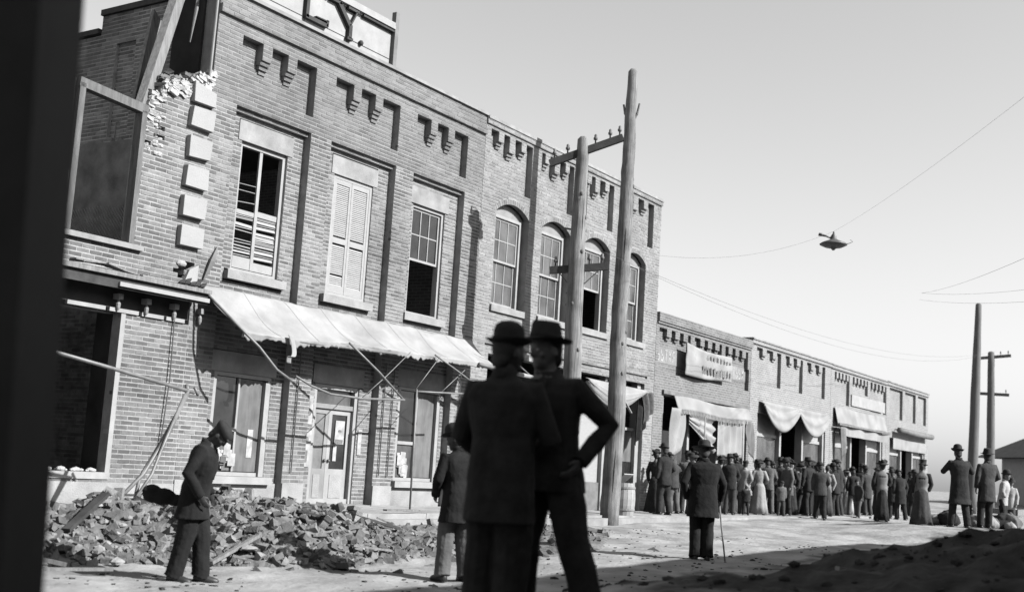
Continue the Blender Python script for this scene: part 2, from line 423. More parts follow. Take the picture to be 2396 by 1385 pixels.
def sash_window(parent, x0, x1, z0, z1, y, cols=3, rows=2, glass='dusty_glass', lower='sash', fm='white_paint', label=None, frame=0.06):
    """wooden window: frame, two sashes, glazing bars, each pane a piece of its own"""
    f = MB()
    f.box(x0, x0+frame, y-.03, y+.09, z0, z1).box(x1-frame, x1, y-.03, y+.09, z0, z1).box(x0+frame, x1-frame, y-.03, y+.09, z1-frame, z1).box(x0+frame, x1-frame, y-.03, y+.09, z0, z0+frame*.8)
    wnd = f.build('window', fm, parent)
    if label: wnd['label'] = label
    a, b = x0+frame, x1-frame; mid = (z0+z1)/2; st = 0.045
    for which in ('upper', 'lower'):
        if which == 'lower' and lower == 'open': continue
        za, zb = (mid-.02, z1-frame) if which == 'upper' else (z0+frame*.8, mid+.02)
        yy = y+.01 if which == 'upper' else y+.05
        s_ = MB()
        s_.box(a+.001, a+st, yy, yy+.035, za, zb).box(b-st, b-.001, yy, yy+.035, za, zb).box(a+st, b-st, yy, yy+.035, za, za+st).box(a+st, b-st, yy, yy+.035, zb-st, zb)
        pw = (b-a-2*st)/cols; ph = (zb-za-2*st)/rows
        for c in range(1, cols): s_.box(a+st+c*pw-.011, a+st+c*pw+.011, yy+.003, yy+.032, za+st, zb-st)
        for r in range(1, rows):
            for c in range(cols): s_.box(a+st+c*pw+.012, a+st+(c+1)*pw-.012, yy+.004, yy+.031, za+st+r*ph-.011, za+st+r*ph+.011)
        s_.build('sash', fm, wnd)
        for c in range(cols):
            for r in range(rows):
                if glass: MB().box(a+st+c*pw+.004, a+st+(c+1)*pw-.004, yy+.015, yy+.02, za+st+r*ph+.004, za+st+(r+1)*ph-.004).build('pane', glass, wnd)
    return wnd

def shell(parent, x0, x1, z1, depth=14.0, roof_drop=0.5, sm='far_dark_brick', left=True, right=True, zr=None, y0=0.31):
    if left: box('side_wall', sm, parent, x0, x0+.25, FY+y0, FY+depth, .1, z1-.03)
    if right: box('side_wall', sm, parent, x1-.25, x1, FY+y0, FY+depth, .1, z1-.03)
    box('rear_wall', sm, parent, x0+.252, x1-.252, FY+depth-.25, FY+depth, .1, z1-.06)
    box('roof', 'roofing', parent, x0+.252, x1-.252, FY+y0, FY+depth-.252, z1-roof_drop-.12, z1-roof_drop)
    box('floor', 'dark_wood', parent, x0+.252, x1-.252, FY+y0, FY+depth-.252, .2, .34)

# ================================================================== building 1: the big three-bay store
b1 = thing('brick_store', 'two storey brick store with louvred shutters and torn white awning', 'building', (0, 0, 0))
BAY = [(12.87, 14.61), (15.12, 16.93), (17.46, 19.15)]
WIN = [(13.19, 14.25, 4.02, 6.15), (15.43, 16.50, 3.98, 6.14), (17.70, 18.74, 3.97, 6.11)]
zn = []
for a, b in BAY:
    zn += [(a, b, 6.88, 7.80, .15), (a, b, 6.555, 6.64, .07), (a, b, 0.3, 6.555, .15)]
    W_ = b-a
    for c in (0.262, 0.60):
        x0 = a+W_*c; x1 = x0+.21
        zn += [(x0, x1, 7.50, 7.85, 0.0), (x0, x1, 7.44, 7.50, .04), (x0+.02, x1-.0, 7.37, 7.44, .08), (x0+.05, x1, 7.30, 7.37, .12)]
zn += [(12.32, 19.75, 8.0, 8.03, -.03), (12.32, 19.75, 8.03, 8.11, -.06)]
for (a, b, z0, z1) in WIN: zn += [(a-.09, b+.1, z1, z1+.33, None), (a-.13, b+.13, z0-.14, z0, None), (a, b, z0, z1, None)]
GR = [(13.08, 14.33, .80, 2.42), (15.40, 16.56, .30, 2.44), (17.70, 19.02, .82, 2.58)]
for (a, b, z0, z1) in GR: zn += [(a-.09, b+.09, z1, z1+.33, None), (a, b, z0, z1, None)]
zn += [(13.0, 14.42, .68, .80, None), (17.62, 19.1, .70, .82, None)]
def vis1(b):
    x, z = (b[0]+b[1])/2, b[2]
    return -(x-12.3)-(0.0 if 3.75 < z < 6.5 else 3)-(2.5 if z > 6.6 else 0)-(1.5 if z < 1 else 0)
brick_wall(b1, 12.33, 19.75, .38, 6.636, [q for q in zn if q[2] < 6.6], front, single=300, score=vis1)
brick_wall(b1, 12.33, 19.75, 6.6361, 8.405, [q for q in zn if q[3] > 6.6], front, bm='brick_upper', mm='mortar_upper')
box('coping', 'stone', b1, 12.30, 19.77, FY-.05, FY+.36, 8.40, 8.455)
shell(b1, 12.62, 19.745, 8.3, left=False)
for i, (a, b, z0, z1) in enumerate(WIN):
    lintel(b1, a-.088, b+.098, z1+.002, z1+.33); sill(b1, a-.128, b+.128, z0-.138, z0-.002, pr=.10)
for (a, b, z0, z1) in GR: lintel(b1, a-.088, b+.088, z1+.002, z1+.328, 'stone')
box('plinth', 'plinth', b1, 12.34, 12.868, FY-.02, FY+.1, .30, .72); 
for a, b in ((12.874, 14.606), (17.464, 19.146)): box('plinth', 'plinth', b1, a, b, FY+.12, FY+.2, .30, .70)
for a, b in ((14.612, 15.118), (16.932, 17.458), (19.152, 19.74)): box('plinth', 'plinth', b1, a, b, FY-.02, FY+.1, .30, .72)
# first window: open, what is left of its blinds hanging crooked
def frame(parent, a, b, z0, z1, y, t=.07, m='grey_paint', name='window', dep=.12):
    f = MB(); f.box(a, a+t, y, y+dep, z0, z1).box(b-t, b, y, y+dep, z0, z1).box(a+t, b-t, y, y+dep, z1-t, z1).box(a+t, b-t, y, y+dep, z0, z0+t)
    return f.build(name, m, parent)
a, b, z0, z1 = WIN[0]
w1 = frame(b1, a+.002, b-.002, z0+.002, z1-.002, FY+.20, .065, 'white_paint', dep=.09); w1['label'] = 'open shuttered window with broken slats'
box('mullion', 'white_paint', w1, 13.66, 13.725, FY+.205, FY+.24, z0+.078, z1-.078)
box('bottom_rail', 'white_paint', w1, a+.08, 13.655, FY+.21, FY+.24, z0+.08, z0+.27); box('bottom_rail', 'white_paint', w1, 13.73, b-.08, FY+.21, FY+.24, z0+.08, z0+.22)
slat = MB().box(0, 1, -.002, .02, -.5, .5).mesh('slat'); slat.materials.append(MATS['shutter'])
for lf, (sa, sb) in enumerate(((a+.08, 13.655), (13.73, b-.08))):
    z = z0+.3
    for k in range(34):
        dens = 0.75 if z < 5.0 else 0.16
        if random.random() < dens*(1 if lf == 0 or z < 5.02 else 0):
            hh = random.choice((.012, .02, .03, .05)) if z < 5.0 else .008
            inst(slat, 'slat', w1, (sa, FY+.215+random.uniform(0, .02), z), (random.uniform(-.6, .6), random.uniform(-.03, .03) if z < 5 else random.uniform(-.1, .1), 0), (sb-sa, 1, hh))
        z += 0.05
box('cross_rail', 'shutter', w1, a+.081, 13.654, FY+.212, FY+.24, 4.98, 5.05); box('cross_rail', 'shutter', w1, 13.731, b-.081, FY+.212, FY+.24, 5.0, 5.09)
# second window: closed louvred shutters
a, b, z0, z1 = WIN[1]
w2 = frame(b1, a+.002, b-.002, z0+.002, z1-.002, FY+.175, .06, 'white_paint', dep=.1); w2['label'] = 'closed pale louvred shutters'
mid = (a+b)/2-.02
for sa, sb in ((a+.065, mid-.004), (mid+.004, b-.065)):
    f = MB(); st = .055; zm = 4.98
    f.box(sa, sa+st, FY+.18, FY+.22, z0+.065, z1-.065).box(sb-st, sb, FY+.18, FY+.22, z0+.065, z1-.065)
    for za, zb in ((z0+.065, z0+.2), (zm-.05, zm+.05), (z1-.15, z1-.065)): f.box(sa+st, sb-st, FY+.18, FY+.22, za, zb)
    lf = f.build('shutter', 'shutter', w2)
    z = z0+.218
    while z < z1-.155:
        if not zm-.07 < z < zm+.07 and not (sa < mid-.2 and z < 4.45 and random.random() < .3):
            inst(slat, 'slat', w2, (sa+st+.001, FY+.195, z), (-.45+random.uniform(-.08, .08), 0, 0), (sb-sa-2*st-.002, 1.0, .040))
        z += .034
box('backing_board', 'grey_paint', w2, a+.061, b-.061, FY+.235, FY+.255, z0+.062, z1-.062)
# third window: six lights over an open lower half
a, b, z0, z1 = WIN[2]
sash_window(b1, a+.002, b-.002, z0+.002, z1-.002, FY+.22, 3, 2, 'glass', 'open', label='sash window with its lower half open')
# shop window, door, shop window
def shop_window(a, b, z0, z1, lab):
    wn = frame(b1, a+.002, b-.002, z0+.002, z1-.002, FY+.16, .06, 'white_paint'); wn['label'] = lab
    m_ = a+.07+(b-a-.14)*.44
    f = MB(); f.box(m_-.02, m_+.02, FY+.165, FY+.22, z0+.073, z1-.073).box(a+.073, m_-.022, FY+.165, FY+.22, 1.50, 1.56); f.build('glazing_bar', 'white_paint', wn)
    box('jamb', 'white_paint', wn, b-.15, b-.073, FY+.12, FY+.2, z0+.004, z1-.1)
    box('pane', 'glass', wn, a+.074, m_-.024, FY+.20, FY+.206, 1.562, z1-.075)
    box('pane', 'dusty_glass', wn, a+.074, m_-.024, FY+.20, FY+.206, z0+.075, 1.498)
    box('blind', 'blind', wn, m_+.022, b-.155, FY+.19, FY+.2, z0+.075, z1-.075)
    return m_
m1_ = shop_window(*GR[0], 'shop window with drawn blind and white goods')
m3_ = shop_window(*GR[2], 'shop window with pale blind half drawn')
box('sill', 'white_paint', b1, 13.0, 14.42, FY+.03, FY+.3, .682, .798); box('sill', 'white_paint', b1, 17.62, 19.1, FY+.03, FY+.3, .702, .818)
# papers and goods crowded inside the shop windows
rnd = random.Random(11)
for (xa, xb, za, zb, n_, lab) in ((13.16, 13.68, .86, 1.52, 64, 'crowded white papers and goods behind the glass of the shop window beside the capped walker'), (17.79, 18.16, .88, 1.40, 22, 'white papers low behind the glass of the window right of the door')):
    wd = thing('window_display', lab, 'display', (xa, FY+.19, za))
    for k in range(n_):
        t = rnd.random(); w_ = rnd.uniform(.08, .16); h_ = rnd.uniform(.08, .2); x_ = rnd.uniform(0, (xb-xa-w_)*(1.0-.45*t)); z_ = (zb-za-h_)*t; an = rnd.uniform(-.12, .12)
        MB().box(0, w_, -.001, .001, 0, h_).xf(lambda p: Matrix.Rotation(an, 3, 'Y') @ p+Vector((x_, -.003*(k+1)*.5, z_))).build('paper_sheet', 'paper' if rnd.random() < .8 else 'blind', wd)
pp = MB().box(13.93, 14.05, FY+.182, FY+.187, 1.1, 1.55).build('paper_notice', 'paper'); tag(pp, 'narrow paper hung on the drawn shop blind', 'paper')
# door recess
dr = frame(b1, 15.402, 16.558, .385, 2.438, FY+.18, .08, 'white_paint', 'door_frame', .14)
box('transom', 'grey_paint', dr, 15.485, 16.475, FY+.2, FY+.3, 2.02, 2.10); box('transom_light', 'dusty_glass', dr, 15.485, 16.475, FY+.26, FY+.27, 2.102, 2.355)
for nm, (da, db) in (('door', (15.485, 15.90)), ('door', (15.905, 16.475))):
    f = MB(); t = .085
    f.box(da, da+t, FY+.24, FY+.285, .39, 2.018).box(db-t, db, FY+.24, FY+.285, .39, 2.018).box(da+t, db-t, FY+.24, FY+.285, .39, .98).box(da+t, db-t, FY+.24, FY+.285, 1.93, 2.018)
    dd = f.build('door', 'white_paint' if da > 15.6 else 'grey_paint', b1)
    box('panel', 'plinth', dd, da+t+.04, db-t-.04, FY+.232, FY+.242, .48, .88)
    box('pane', 'glass' if da > 15.6 else 'dull_paint', dd, da+t, db-t, FY+.258, FY+.264, .981, 1.929)
    MB().ell((db-.05 if da < 15.6 else da+.05, FY+.22, 1.12), .03, .03, .03, None, 8, 6).build('knob', 'iron', dd, smooth=True)
box('door_step', 'stone', b1, 15.3, 16.7, FY-.28, FY+.24, .33, .385)
for i, (xa, xb, za, zb, pz, lab) in enumerate(((15.16, 15.36, 1.72, 2.20, .142, 'upper printed poster on the wall left of the store door'), (15.14, 15.38, 1.0, 1.62, .142, 'lower printed poster with a dark picture left of the store door'), (16.10, 16.34, 1.42, 1.83, .25, 'white poster stuck on the dark glass of the store door'), (16.08, 16.17, 1.12, 1.38, .25, 'slip of paper low on the dark glass of the store door'), (16.60, 16.70, 1.25, 1.7, .142, 'narrow strip of paper beside the right door post'))):
    p_ = thing('poster', lab, 'poster', (xa, FY+pz, za))
    MB().box(0, xb-xa, -.006, -.002, 0, zb-za).build('sheet', 'paper', p_)
    if i < 3:
        q = MB(); ww, hh = xb-xa, zb-za
        if i == 0: q.ell((ww*.5, -.008, hh*.72), ww*.12, .002, hh*.12, None, 10, 6); q.ell((ww*.6, -.008, hh*.42), ww*.25, .002, hh*.13, None, 10, 6)
        elif i == 1: q.box(ww*.3, ww*.72, -.009, -.007, hh*.12, hh*.45); q.ell((ww*.55, -.008, hh*.75), ww*.2, .002, hh*.08, None, 10, 6)
        else: q.box(ww*.05, ww*.9, -.009, -.007, hh*.02, hh*.2); q.ell((ww*.5, -.008, hh*.55), ww*.2, .002, hh*.07, None, 10, 6)
        q.build('print', 'print', p_)
for xx, lab in ((14.78, 'thin iron rod on the brick pier between the shop blind and the door'), (17.05, 'thin iron rod on the brick pier just right of the store door'), (17.30, 'thin iron rod beside the half drawn shop window'), (19.4, 'thin iron rod on the end pier of the shuttered store')): tag(MB().tube([(xx, FY-.03, .9), (xx, FY-.03, 2.95)], .011, 6).build('wall_rod', 'iron'), lab, 'rod', 'thin iron rods on the brick piers')
# roof sign: open frame with letters standing against the sky
sg = thing('roof_sign', 'open roof sign frame with standing letters L Y and a full stop', 'sign', (14.3, 14.25, 8.45))
ox, oy, oz = 14.3, 14.25, 8.45
def sgb(n_, *a, m='dull_paint'):
    x0, x1, y0, y1, z0, z1 = a; return MB().box(x0-ox, x1-ox, y0-oy, y1-oy, z0-oz, z1-oz).build(n_, m, sg)
sgb('post', 16.83, 16.93, 14.2, 14.3, 8.35, 9.64); sgb('post', 13.2, 13.3, 14.2, 14.3, 8.35, 9.64)
sgb('top_rail', 13.0, 16.829, 14.2, 14.3, 9.36, 9.42, m='white_paint'); sgb('top_rail', 13.0, 16.829, 14.19, 14.29, 9.29, 9.355, m='white_paint'); sgb('shadow_rail', 15.93, 16.829, 14.21, 14.26, 9.235, 9.27, m='dark_wood'); sgb('shadow_rail', 13.3, 15.0, 14.21, 14.26, 9.235, 9.27, m='dark_wood')  # dark lower rails: shadow under the frame put into their colour
sgb('panel', 13.302, 16.828, 14.285, 14.30, 8.47, 9.285, m='white_paint')
def stroke(M, pts, w_, d=.09):
    for (a, b) in zip(pts, pts[1:]): M.beam((a[0]-ox, 0, a[1]-oz), (b[0]-ox, 0, b[1]-oz), d, w_, (0, 0, 1)) if abs(a[0]-b[0]) > 1e-3 else M.beam((a[0]-ox, 0, a[1]-oz), (b[0]-ox, 0, b[1]-oz), w_, d, (0, 1, 0))
l_ = MB(); stroke(l_, [(14.47, 9.23), (14.47, 8.70)], .075); stroke(l_, [(14.44, 8.715), (15.0, 8.715)], .07); stroke(l_, [(14.99, 8.70), (15.0, 8.82)], .05); stroke(l_, [(14.70, 8.79), (15.0, 8.80)], .02); stroke(l_, [(14.40, 9.24), (14.56, 9.24)], .05); l_.build('letter_l', 'dark_wood', sg)
l_ = MB(); stroke(l_, [(15.26, 9.25), (15.58, 8.93)], .085); stroke(l_, [(15.60, 8.95), (15.60, 8.70)], .085); stroke(l_, [(15.53, 8.69), (15.68, 8.69)], .05); stroke(l_, [(15.60, 8.95), (15.75, 9.24)], .03); stroke(l_, [(15.50, 9.25), (15.80, 9.25)], .045); stroke(l_, [(15.02, 9.25), (15.32, 9.25)], .045); l_.build('letter_y', 'dark_wood', sg)
MB().ell((15.95-ox, 0, 8.73-oz), .05, .045, .055, None, 10, 7).build('full_stop', 'dark_wood', sg, smooth=True)
for zz in (8.71, 9.22): MB().tube([(13.3-ox, .03, zz-oz), (16.83-ox, .03, zz-oz)], .006, 5).build('wire', 'iron', sg)
for xx in (14.47, 15.6): MB().tube([(xx-ox, .03, 8.45-oz), (xx-ox, .03, 8.70-oz)], .012, 5).build('prop', 'iron', sg)

# awning: torn canvas on a bent pipe frame
aw = thing('torn_awning', 'white canvas awning sagging on a wrecked frame of bent pipes', 'awning', (12.4, FY, .38))
def A3(p): return (p[0]-12.4, p[1]-FY, p[2]-.38)
EDGE = [(0, 12.72, 13.24, 2.98), (.2, 14.05, 13.24, 3.0), (.36, 15.15, 13.22, 3.10), (.6, 16.85, 13.22, 3.11), (.88, 18.8, 13.22, 3.16), (1, 19.45, 13.25, 3.18)]
def edge(u):
    for a, b in zip(EDGE, EDGE[1:]):
        if u <= b[0]: k = (u-a[0])/(b[0]-a[0]); return Vector([a[i]+(b[i]-a[i])*k for i in (1, 2, 3)])
    return Vector(EDGE[-1][1:])
def awn(u, v):
    a = Vector((12.45+7.2*u, FY-.03, 3.69)); b = edge(u)
    p = a.lerp(b, min(v, 1)); sag = math.sin(min(v, 1)*math.pi)*(.05+.035*N(u*5, 0)+.02*math.sin(u*19))
    p.z -= sag; p.y += sag*.3
    p.z += .03*N(u*8, v*2, 2)+.014*N(u*30, v*1.5, 4)+.012*abs(math.sin(u*8*math.pi))*-1
    if v > 1:
        k = (v-1)/.18; p = b.copy(); p.z -= k*(.09+.06*N(u*14, 1)+.06*N(u*70, 2)+.04*N(u*170, 3)); p.y += k*(.02+.05*N(u*9, 5)); p.z += .012*N(u*26, 5, 4)
    return A3(p)
MB().grid(lambda u, v: awn(u, v*1.18), 200, 26).build('canvas', 'canvas', aw, smooth=True, solid=.005)
for k in range(1, 8): MB().grid(lambda u, v: Vector(awn(k/8+(u-.5)*.0022, v*1.16))+Vector((0, -.004, .006)), 1, 24).build('seam', 'shutter', aw)
def curl(u, v):
    t = v*5.5; r = .05+.03*v
    return A3((13.62+.10*u+.06*math.sin(t)+.05*v, 13.15+.05*math.cos(t)*.6, 2.98-.42*v+.06*math.cos(t*1.3)))
MB().grid(curl, 4, 30).build('torn_strip', 'canvas', aw, smooth=True, solid=.006)
def curl2(u, v): t = v*4.5; return A3((15.0+3.0*u, 13.2, 3.09))
PIPES = [[(12.40, 13.9, 3.62), (12.62, 13.35, 3.12), (12.90, 13.05, 2.76), (13.25, 13.0, 2.46), (13.60, 12.98, 2.31)],
         [(13.68, 13.0, 2.40), (14.05, 13.0, 2.28), (14.52, 13.0, 2.19), (15.3, 13.0, 2.18), (16.42, 13.0, 2.245)],
         [(14.89, 13.02, 3.06), (15.7, 13.02, 2.66), (16.43, 13.02, 2.24)], [(17.24, 13.02, 3.12), (17.9, 13.02, 2.92), (18.6, 13.02, 2.69)],
         [(16.75, 13.0, 2.42), (17.7, 13.0, 2.47), (18.9, 13.0, 2.54)], [(16.75, 13.0, 2.46), (16.77, 12.98, .36)],
         [(16.62, 13.1, 3.1), (15.95, 13.05, 2.62), (15.3, 13.0, 2.2)], [(17.5, 13.1, 3.12), (16.75, 13.03, 2.45)], [(18.3, 13.1, 2.95), (17.5, 13.03, 2.46)], [(12.95, 13.3, 2.95), (14.3, 13.25, 2.98), (19.4, 13.27, 3.15)], [(19.3, 13.2, 3.6), (20.4, 12.9, 3.0)], [(18.9, 13.2, 3.12), (20.3, 12.85, 3.0)]]
RAD = [.021, .019, .019, .016, .017, .018, .008, .008, .008, .022, .015, .045]
for p, r in zip(PIPES, RAD):
    MB().tube([A3(q) for q in p], r, 8).build('pipe' if r < .04 else 'post', 'canvas' if p[0][0] == 18.9 else ('iron' if r > .04 else 'pipe'), aw, smooth=True)

# ================================================================== building 0: the gutted store
b0 = thing('ruined_store', 'burnt out brick store with broken top and empty openings beside the shuttered store', 'building', (0, 0, 0))
def jag(x):
    T = [(8.5, 4.7), (9.97, 4.86), (9.98, 6.2), (11.10, 6.0), (11.2, 5.95), (11.32, 6.3), (11.52, 6.58), (11.85, 6.62), (12.1, 6.78), (12.33, 6.9)]
    return lerp_tab(T, x)+.09*N(x*9, 2)
z0n = [(9.97, 11.15, 4.05, 7.5, None), (8.9, 11.07, .80, 3.06, None), (8.5, 12.33, 3.06, 3.42, .14), (8.9, 11.1, .70, .80, None)]
def keep0(p, q, z):
    x = (p+q)/2
    if z > jag(x): return False
    if 11.17 < x < 11.55 and 5.55 < z < 6.0 and N(x*6, z*6, 3) > .1: return False
    if 11.92 < x < 12.36 and 3.68 < z < 4.0 and N(x*7, z*7, 1) > .0: return False
    if 9.9 < x < 11.6 and 3.55 < z < 3.72 and N(x*5, z*9, 6) > .25: return False
    return True
brick_wall(b0, 8.5, 12.33, .38, 7.0, z0n, front, single=300, keep=keep0, rough=.002, score=lambda b: -abs(b[2]-3.6)*.25-((b[0]+b[1])/2-10)*.1-(5 if b[2] > 5.9 or b[0] < 9.8 else 0)-(3 if b[2] < .75 else 0), thick=.28)
box('plinth', 'plinth', b0, 8.5, 12.325, FY-.022, FY+.1, .28, .66)
# exposed rubble and mortar along the break
brk = MB()
for k in range(260):
    x = random.uniform(11.2, 12.33); z = jag(x)+random.uniform(-.16, .10)
    s_ = random.uniform(.015, .055); R_ = Matrix.Rotation(random.uniform(-.7, .7), 3, 'Y') @ Matrix.Rotation(random.uniform(-.5, .5), 3, 'X')
    c = Vector((x, FY+random.uniform(-.01, .22), z)); P_ = [c+R_ @ Vector((sx*s_*1.6, sy*s_, sz*s_*.6)) for sz in (-1, 1) for sx, sy in ((-1, -1), (1, -1), (1, 1), (-1, 1))]
    brk.hexa(P_)
for k in range(70):
    x = random.uniform(11.18, 11.5); z = random.uniform(5.45, 6.1); brk.ell((x, FY+random.uniform(.0, .12), z), random.uniform(.03, .07), .04, random.uniform(.02, .05), None, 7, 5)
for k in range(34):
    x = random.uniform(11.25, 12.3); z = jag(x)+random.uniform(-.12, .02); i0 = len(brk.v); c_ = Vector((x, FY+random.uniform(.0, .12), z)); brk.ell(c_, random.uniform(.06, .13), .06, random.uniform(.03, .07), None, 8, 6); brk.v[i0:] = [tuple(c_+(Vector(p)-c_)*random.uniform(.75, 1.2)) for p in brk.v[i0:]]
brk.build('broken_edge', 'broken_mortar', b0)['kind'] = 'stuff'
rb_ = MB()
for k in range(60):
    x = random.uniform(11.2, 12.33); z = jag(x)+random.uniform(-.05, .10); M_ = Matrix.Rotation(random.uniform(-.7, .7), 3, 'Y') @ Matrix.Rotation(random.uniform(-.7, .7), 3, 'Z')
    rb_.hexa([M_ @ Vector((sx*.1, sy*.05, sz*.03))+Vector((x, FY+random.uniform(.05, .2), z)) for sz in (-1, 1) for sx, sy in ((-1, -1), (1, -1), (1, 1), (-1, 1))])
rb_.build('torn_bricks', 'brick', b0)['kind'] = 'stuff'
# quoin blocks
for i in range(6):
    zt = 6.33-.455*i+.28*0 if i else 6.74
    za = (6.42 if i == 0 else 6.03-.46*(i-1)); zb = za+.31
    q = MB(); e = .012
    q.hexa([(11.93, FY-.09, za), (12.37, FY-.09, za), (12.37, FY+.05, za), (11.93, FY+.05, za), (11.93, FY-.09, zb), (12.37, FY-.09, zb if i else zb-.10), (12.37, FY+.05, zb if i else zb-.1), (11.93, FY+.05, zb)])
    rq = random.Random(i); q.v = [(x_+rq.uniform(-.014, .014), y_+rq.uniform(-.012, .008)*(y_ < FY), z_+rq.uniform(-.014, .014)) for x_, y_, z_ in q.v]
    qo = q.build('quoin', 'quoin_stone', b0); bv = qo.modifiers.new('Bevel', 'BEVEL'); bv.width = .004; bv.segments = 1
    if i == 0: qo['label'] = 'chipped topmost quoin block'
q = MB(); q.hexa([(12.12, FY-.06, 3.68), (12.36, FY-.06, 3.66), (12.36, FY+.05, 3.66), (12.12, FY+.05, 3.68), (12.2, FY-.05, 3.86), (12.36, FY-.06, 3.95), (12.36, FY+.05, 3.95), (12.2, FY+.05, 3.86)]); q.ell((12.07, FY+.0, 3.93), .10, .05, .05, None, 9, 6)
q.build('quoin', 'quoin_stone', b0)['label'] = 'shattered lowest quoin block'
# upper opening: frame of heavy old timber, sill
fr = MB(); fr.box(9.975, 10.07, FY-.02, FY+.14, 4.06, 6.12).box(11.06, 11.148, FY-.02, FY+.14, 4.06, 6.02); fr.beam((9.97, FY+.05, 6.13), (11.17, FY+.05, 6.05), .14, .13); fr.build('window_frame', 'frame_wood', b0)
box('sill', 'stone', b0, 9.93, 11.30, FY-.07, FY+.2, 3.97, 4.045); box('window_frame', 'dark_wood', b0, 9.80, 9.968, FY+.06, FY+.2, 4.86, 6.18)
# shop cornice with brackets over a charred and shadow-painted frieze
cn = box('shop_cornice', 'old_wood', b0, 8.6, 12.40, FY-.36, FY-.003, 3.50, 3.56); cn['label'] = 'charred shop cornice with white fillet'
box('fillet', 'white_paint', cn, 10.74, 12.39, FY-.34, FY-.29, 3.37, 3.43); box('fascia', 'dark_wood', cn, 8.6, 12.385, FY-.30, FY-.27, 3.34, 3.498)
box('frieze', 'flat_black', cn, 8.6, 12.72, FY+.03, FY+.138, 3.10, 3.498)  # frieze and soffit black: char plus the shadow under the cornice
box('soffit', 'flat_black', cn, 8.6, 12.385, FY-.268, FY+.028, 3.46, 3.497)
for xx in (10.98, 11.48, 12.0, 12.5):
    bq = MB(); bq.box(xx-.05, xx+.03, FY-.10, FY+.03, 3.22, 3.30).build('bracket', 'grey_paint', cn); MB().lathe([(.012, 3.06), (.03, 3.10), (.034, 3.16), (.014, 3.2), (.02, 3.22)], xx-.01, FY-.05, 8).build('pendant', 'grey_paint', cn)
for a, b in ((8.7, 9.95), (10.15, 10.78), (10.85, 11.36), (11.42, 11.82), (11.87, 12.22)): box('moulding', 'white_paint', cn, a, b, FY-.03, FY+.028, 3.045, 3.10)
bd = MB()
for k in range(9):
    x0 = random.uniform(8.8, 11.5); bd.beam((x0, FY-.2+random.uniform(-.1, .1), 3.60+random.uniform(0, .05)), (x0+random.uniform(.4, .9), FY-.18+random.uniform(-.1, .1), 3.60+random.uniform(-.01, .06)), .12, .02)
bd.build('charred_boards', 'old_wood', cn)
for k in range(5): 
    x0 = 11.9+.1*k; MB().beam((x0, FY-.25, 3.60), (x0+.25, FY-.02, 3.70+.04*(k % 2)), .06, .02).build('splinter', 'dark_wood', cn)
# lower opening: white frame
lf = MB(); lf.box(11.072, 11.15, FY-.015, FY+.12, .70, 3.058).box(8.9, 11.07, FY-.02, FY+.16, .70, .795); lf.box(8.82, 8.9, FY-.015, FY+.12, .70, 3.058); lf.build('shop_frame', 'white_paint', b0)
for k in range(22): 
    x0 = random.uniform(9.7, 11.0); s_ = random.uniform(.02, .05); MB().ell((x0, FY+random.uniform(.02, .12), .80+s_*.5), s_*1.6, s_, s_*.8, None, 7, 5).build('fallen_plaster', 'broken_mortar', b0)
# inside: wall shared with the shuttered store, stepped at the top
def party(u, d, z): return (12.33+d, u, z)
ps = [(16.88, 20.0, 8.06, 9, None), (18.6, 20, 7.75, 9, None), (15.95, 16.45, 6.2, 7.85, .06), (16.2, 16.32, 5.95, 6.45, .08)]
brick_wall(b0, 14.31, 20.0, 3.47, 8.37, ps, party, bm='brick_shade', mm='mortar_shade', thick=.27, name='party_wall', single=300, score=lambda b: -abs(b[0]-15.9)-abs(b[2]-6.7)*.6)
brick_wall(b0, 14.31, 20.0, .38, 3.44, [], party, bm='brick_soot', mm='mortar_soot', thick=.27, name='party_wall')
pc = MB().hexa([(12.27, 14.31, 8.36), (12.62, 14.31, 8.36), (12.62, 16.87, 8.36), (12.27, 16.87, 8.36), (12.27, 14.31, 8.46), (12.62, 14.31, 8.46), (12.62, 16.87, 8.46), (12.27, 16.87, 8.46)]); pc.box(12.27, 12.62, 16.89, 20, 8.05, 8.14); pc.build('coping', 'dark_wood', b0)
# sooted plaster left in the upper room, charred patch by the corner
pl = MB()
def plas(u, v):
    y = 14.45+5.3*u; top = 6.12+.12*N(y*2, 1)+.06*N(y*9, 2)-(.5 if y < 15.0 else 0)
    return (12.312-.008*N(y*4, v*6, 3), y, 3.5+(top-3.5)*v)
pl.grid(plas, 50, 24); pl.build('plaster', 'plaster', b0, solid=.012)
lath = MB()
for k in range(70):
    y = 14.6+.07*k
    for dz in (1, -1):
        a = (12.296, y, 3.6 if dz > 0 else 5.0+.2*N(y, 3)); b = (12.296, y+dz*1.25, 4.85+.2*N(y*2, 5) if dz > 0 else 3.6)
        if 14.5 < b[1] < 19.5: lath.beam(a, b, .006, .008, (1, 0, 0))
lath.build('wire_lath', 'broken_mortar', b0)['kind'] = 'stuff'
box('charred_lining', 'soot_and_shade', b0, 12.285, 12.326, 14.315, 15.0, 6.2, 8.30)
box('unseen_shade_floor', 'dark_wood', b0, 8.75, 12.32, 14.29, 14.75, 3.445, 3.465)  # unseen floor put in to darken the room below, cut to a strip
box('jamb_shade', 'soot_and_shade', b0, 11.05, 11.068, FY+.165, FY+.5, .80, 3.055)  # dark lining that paints the shade of the right jamb
for k in range(4): box('joist', 'dark_wood', b0, 8.78+.9*k, 8.86+.9*k, 14.29, 20, 3.28, 3.44)
box('side_wall', 'far_dark_brick', b0, 8.5, 8.73, 14.285, 24, .2, 5.2); box('rear_wall', 'far_dark_brick', b0, 8.732, 12.32, 20.02, 20.3, .2, 6.4)
box('floor', 'soot_and_shade', b0, 8.732, 12.32, 14.285, 20.0, .2, .36)
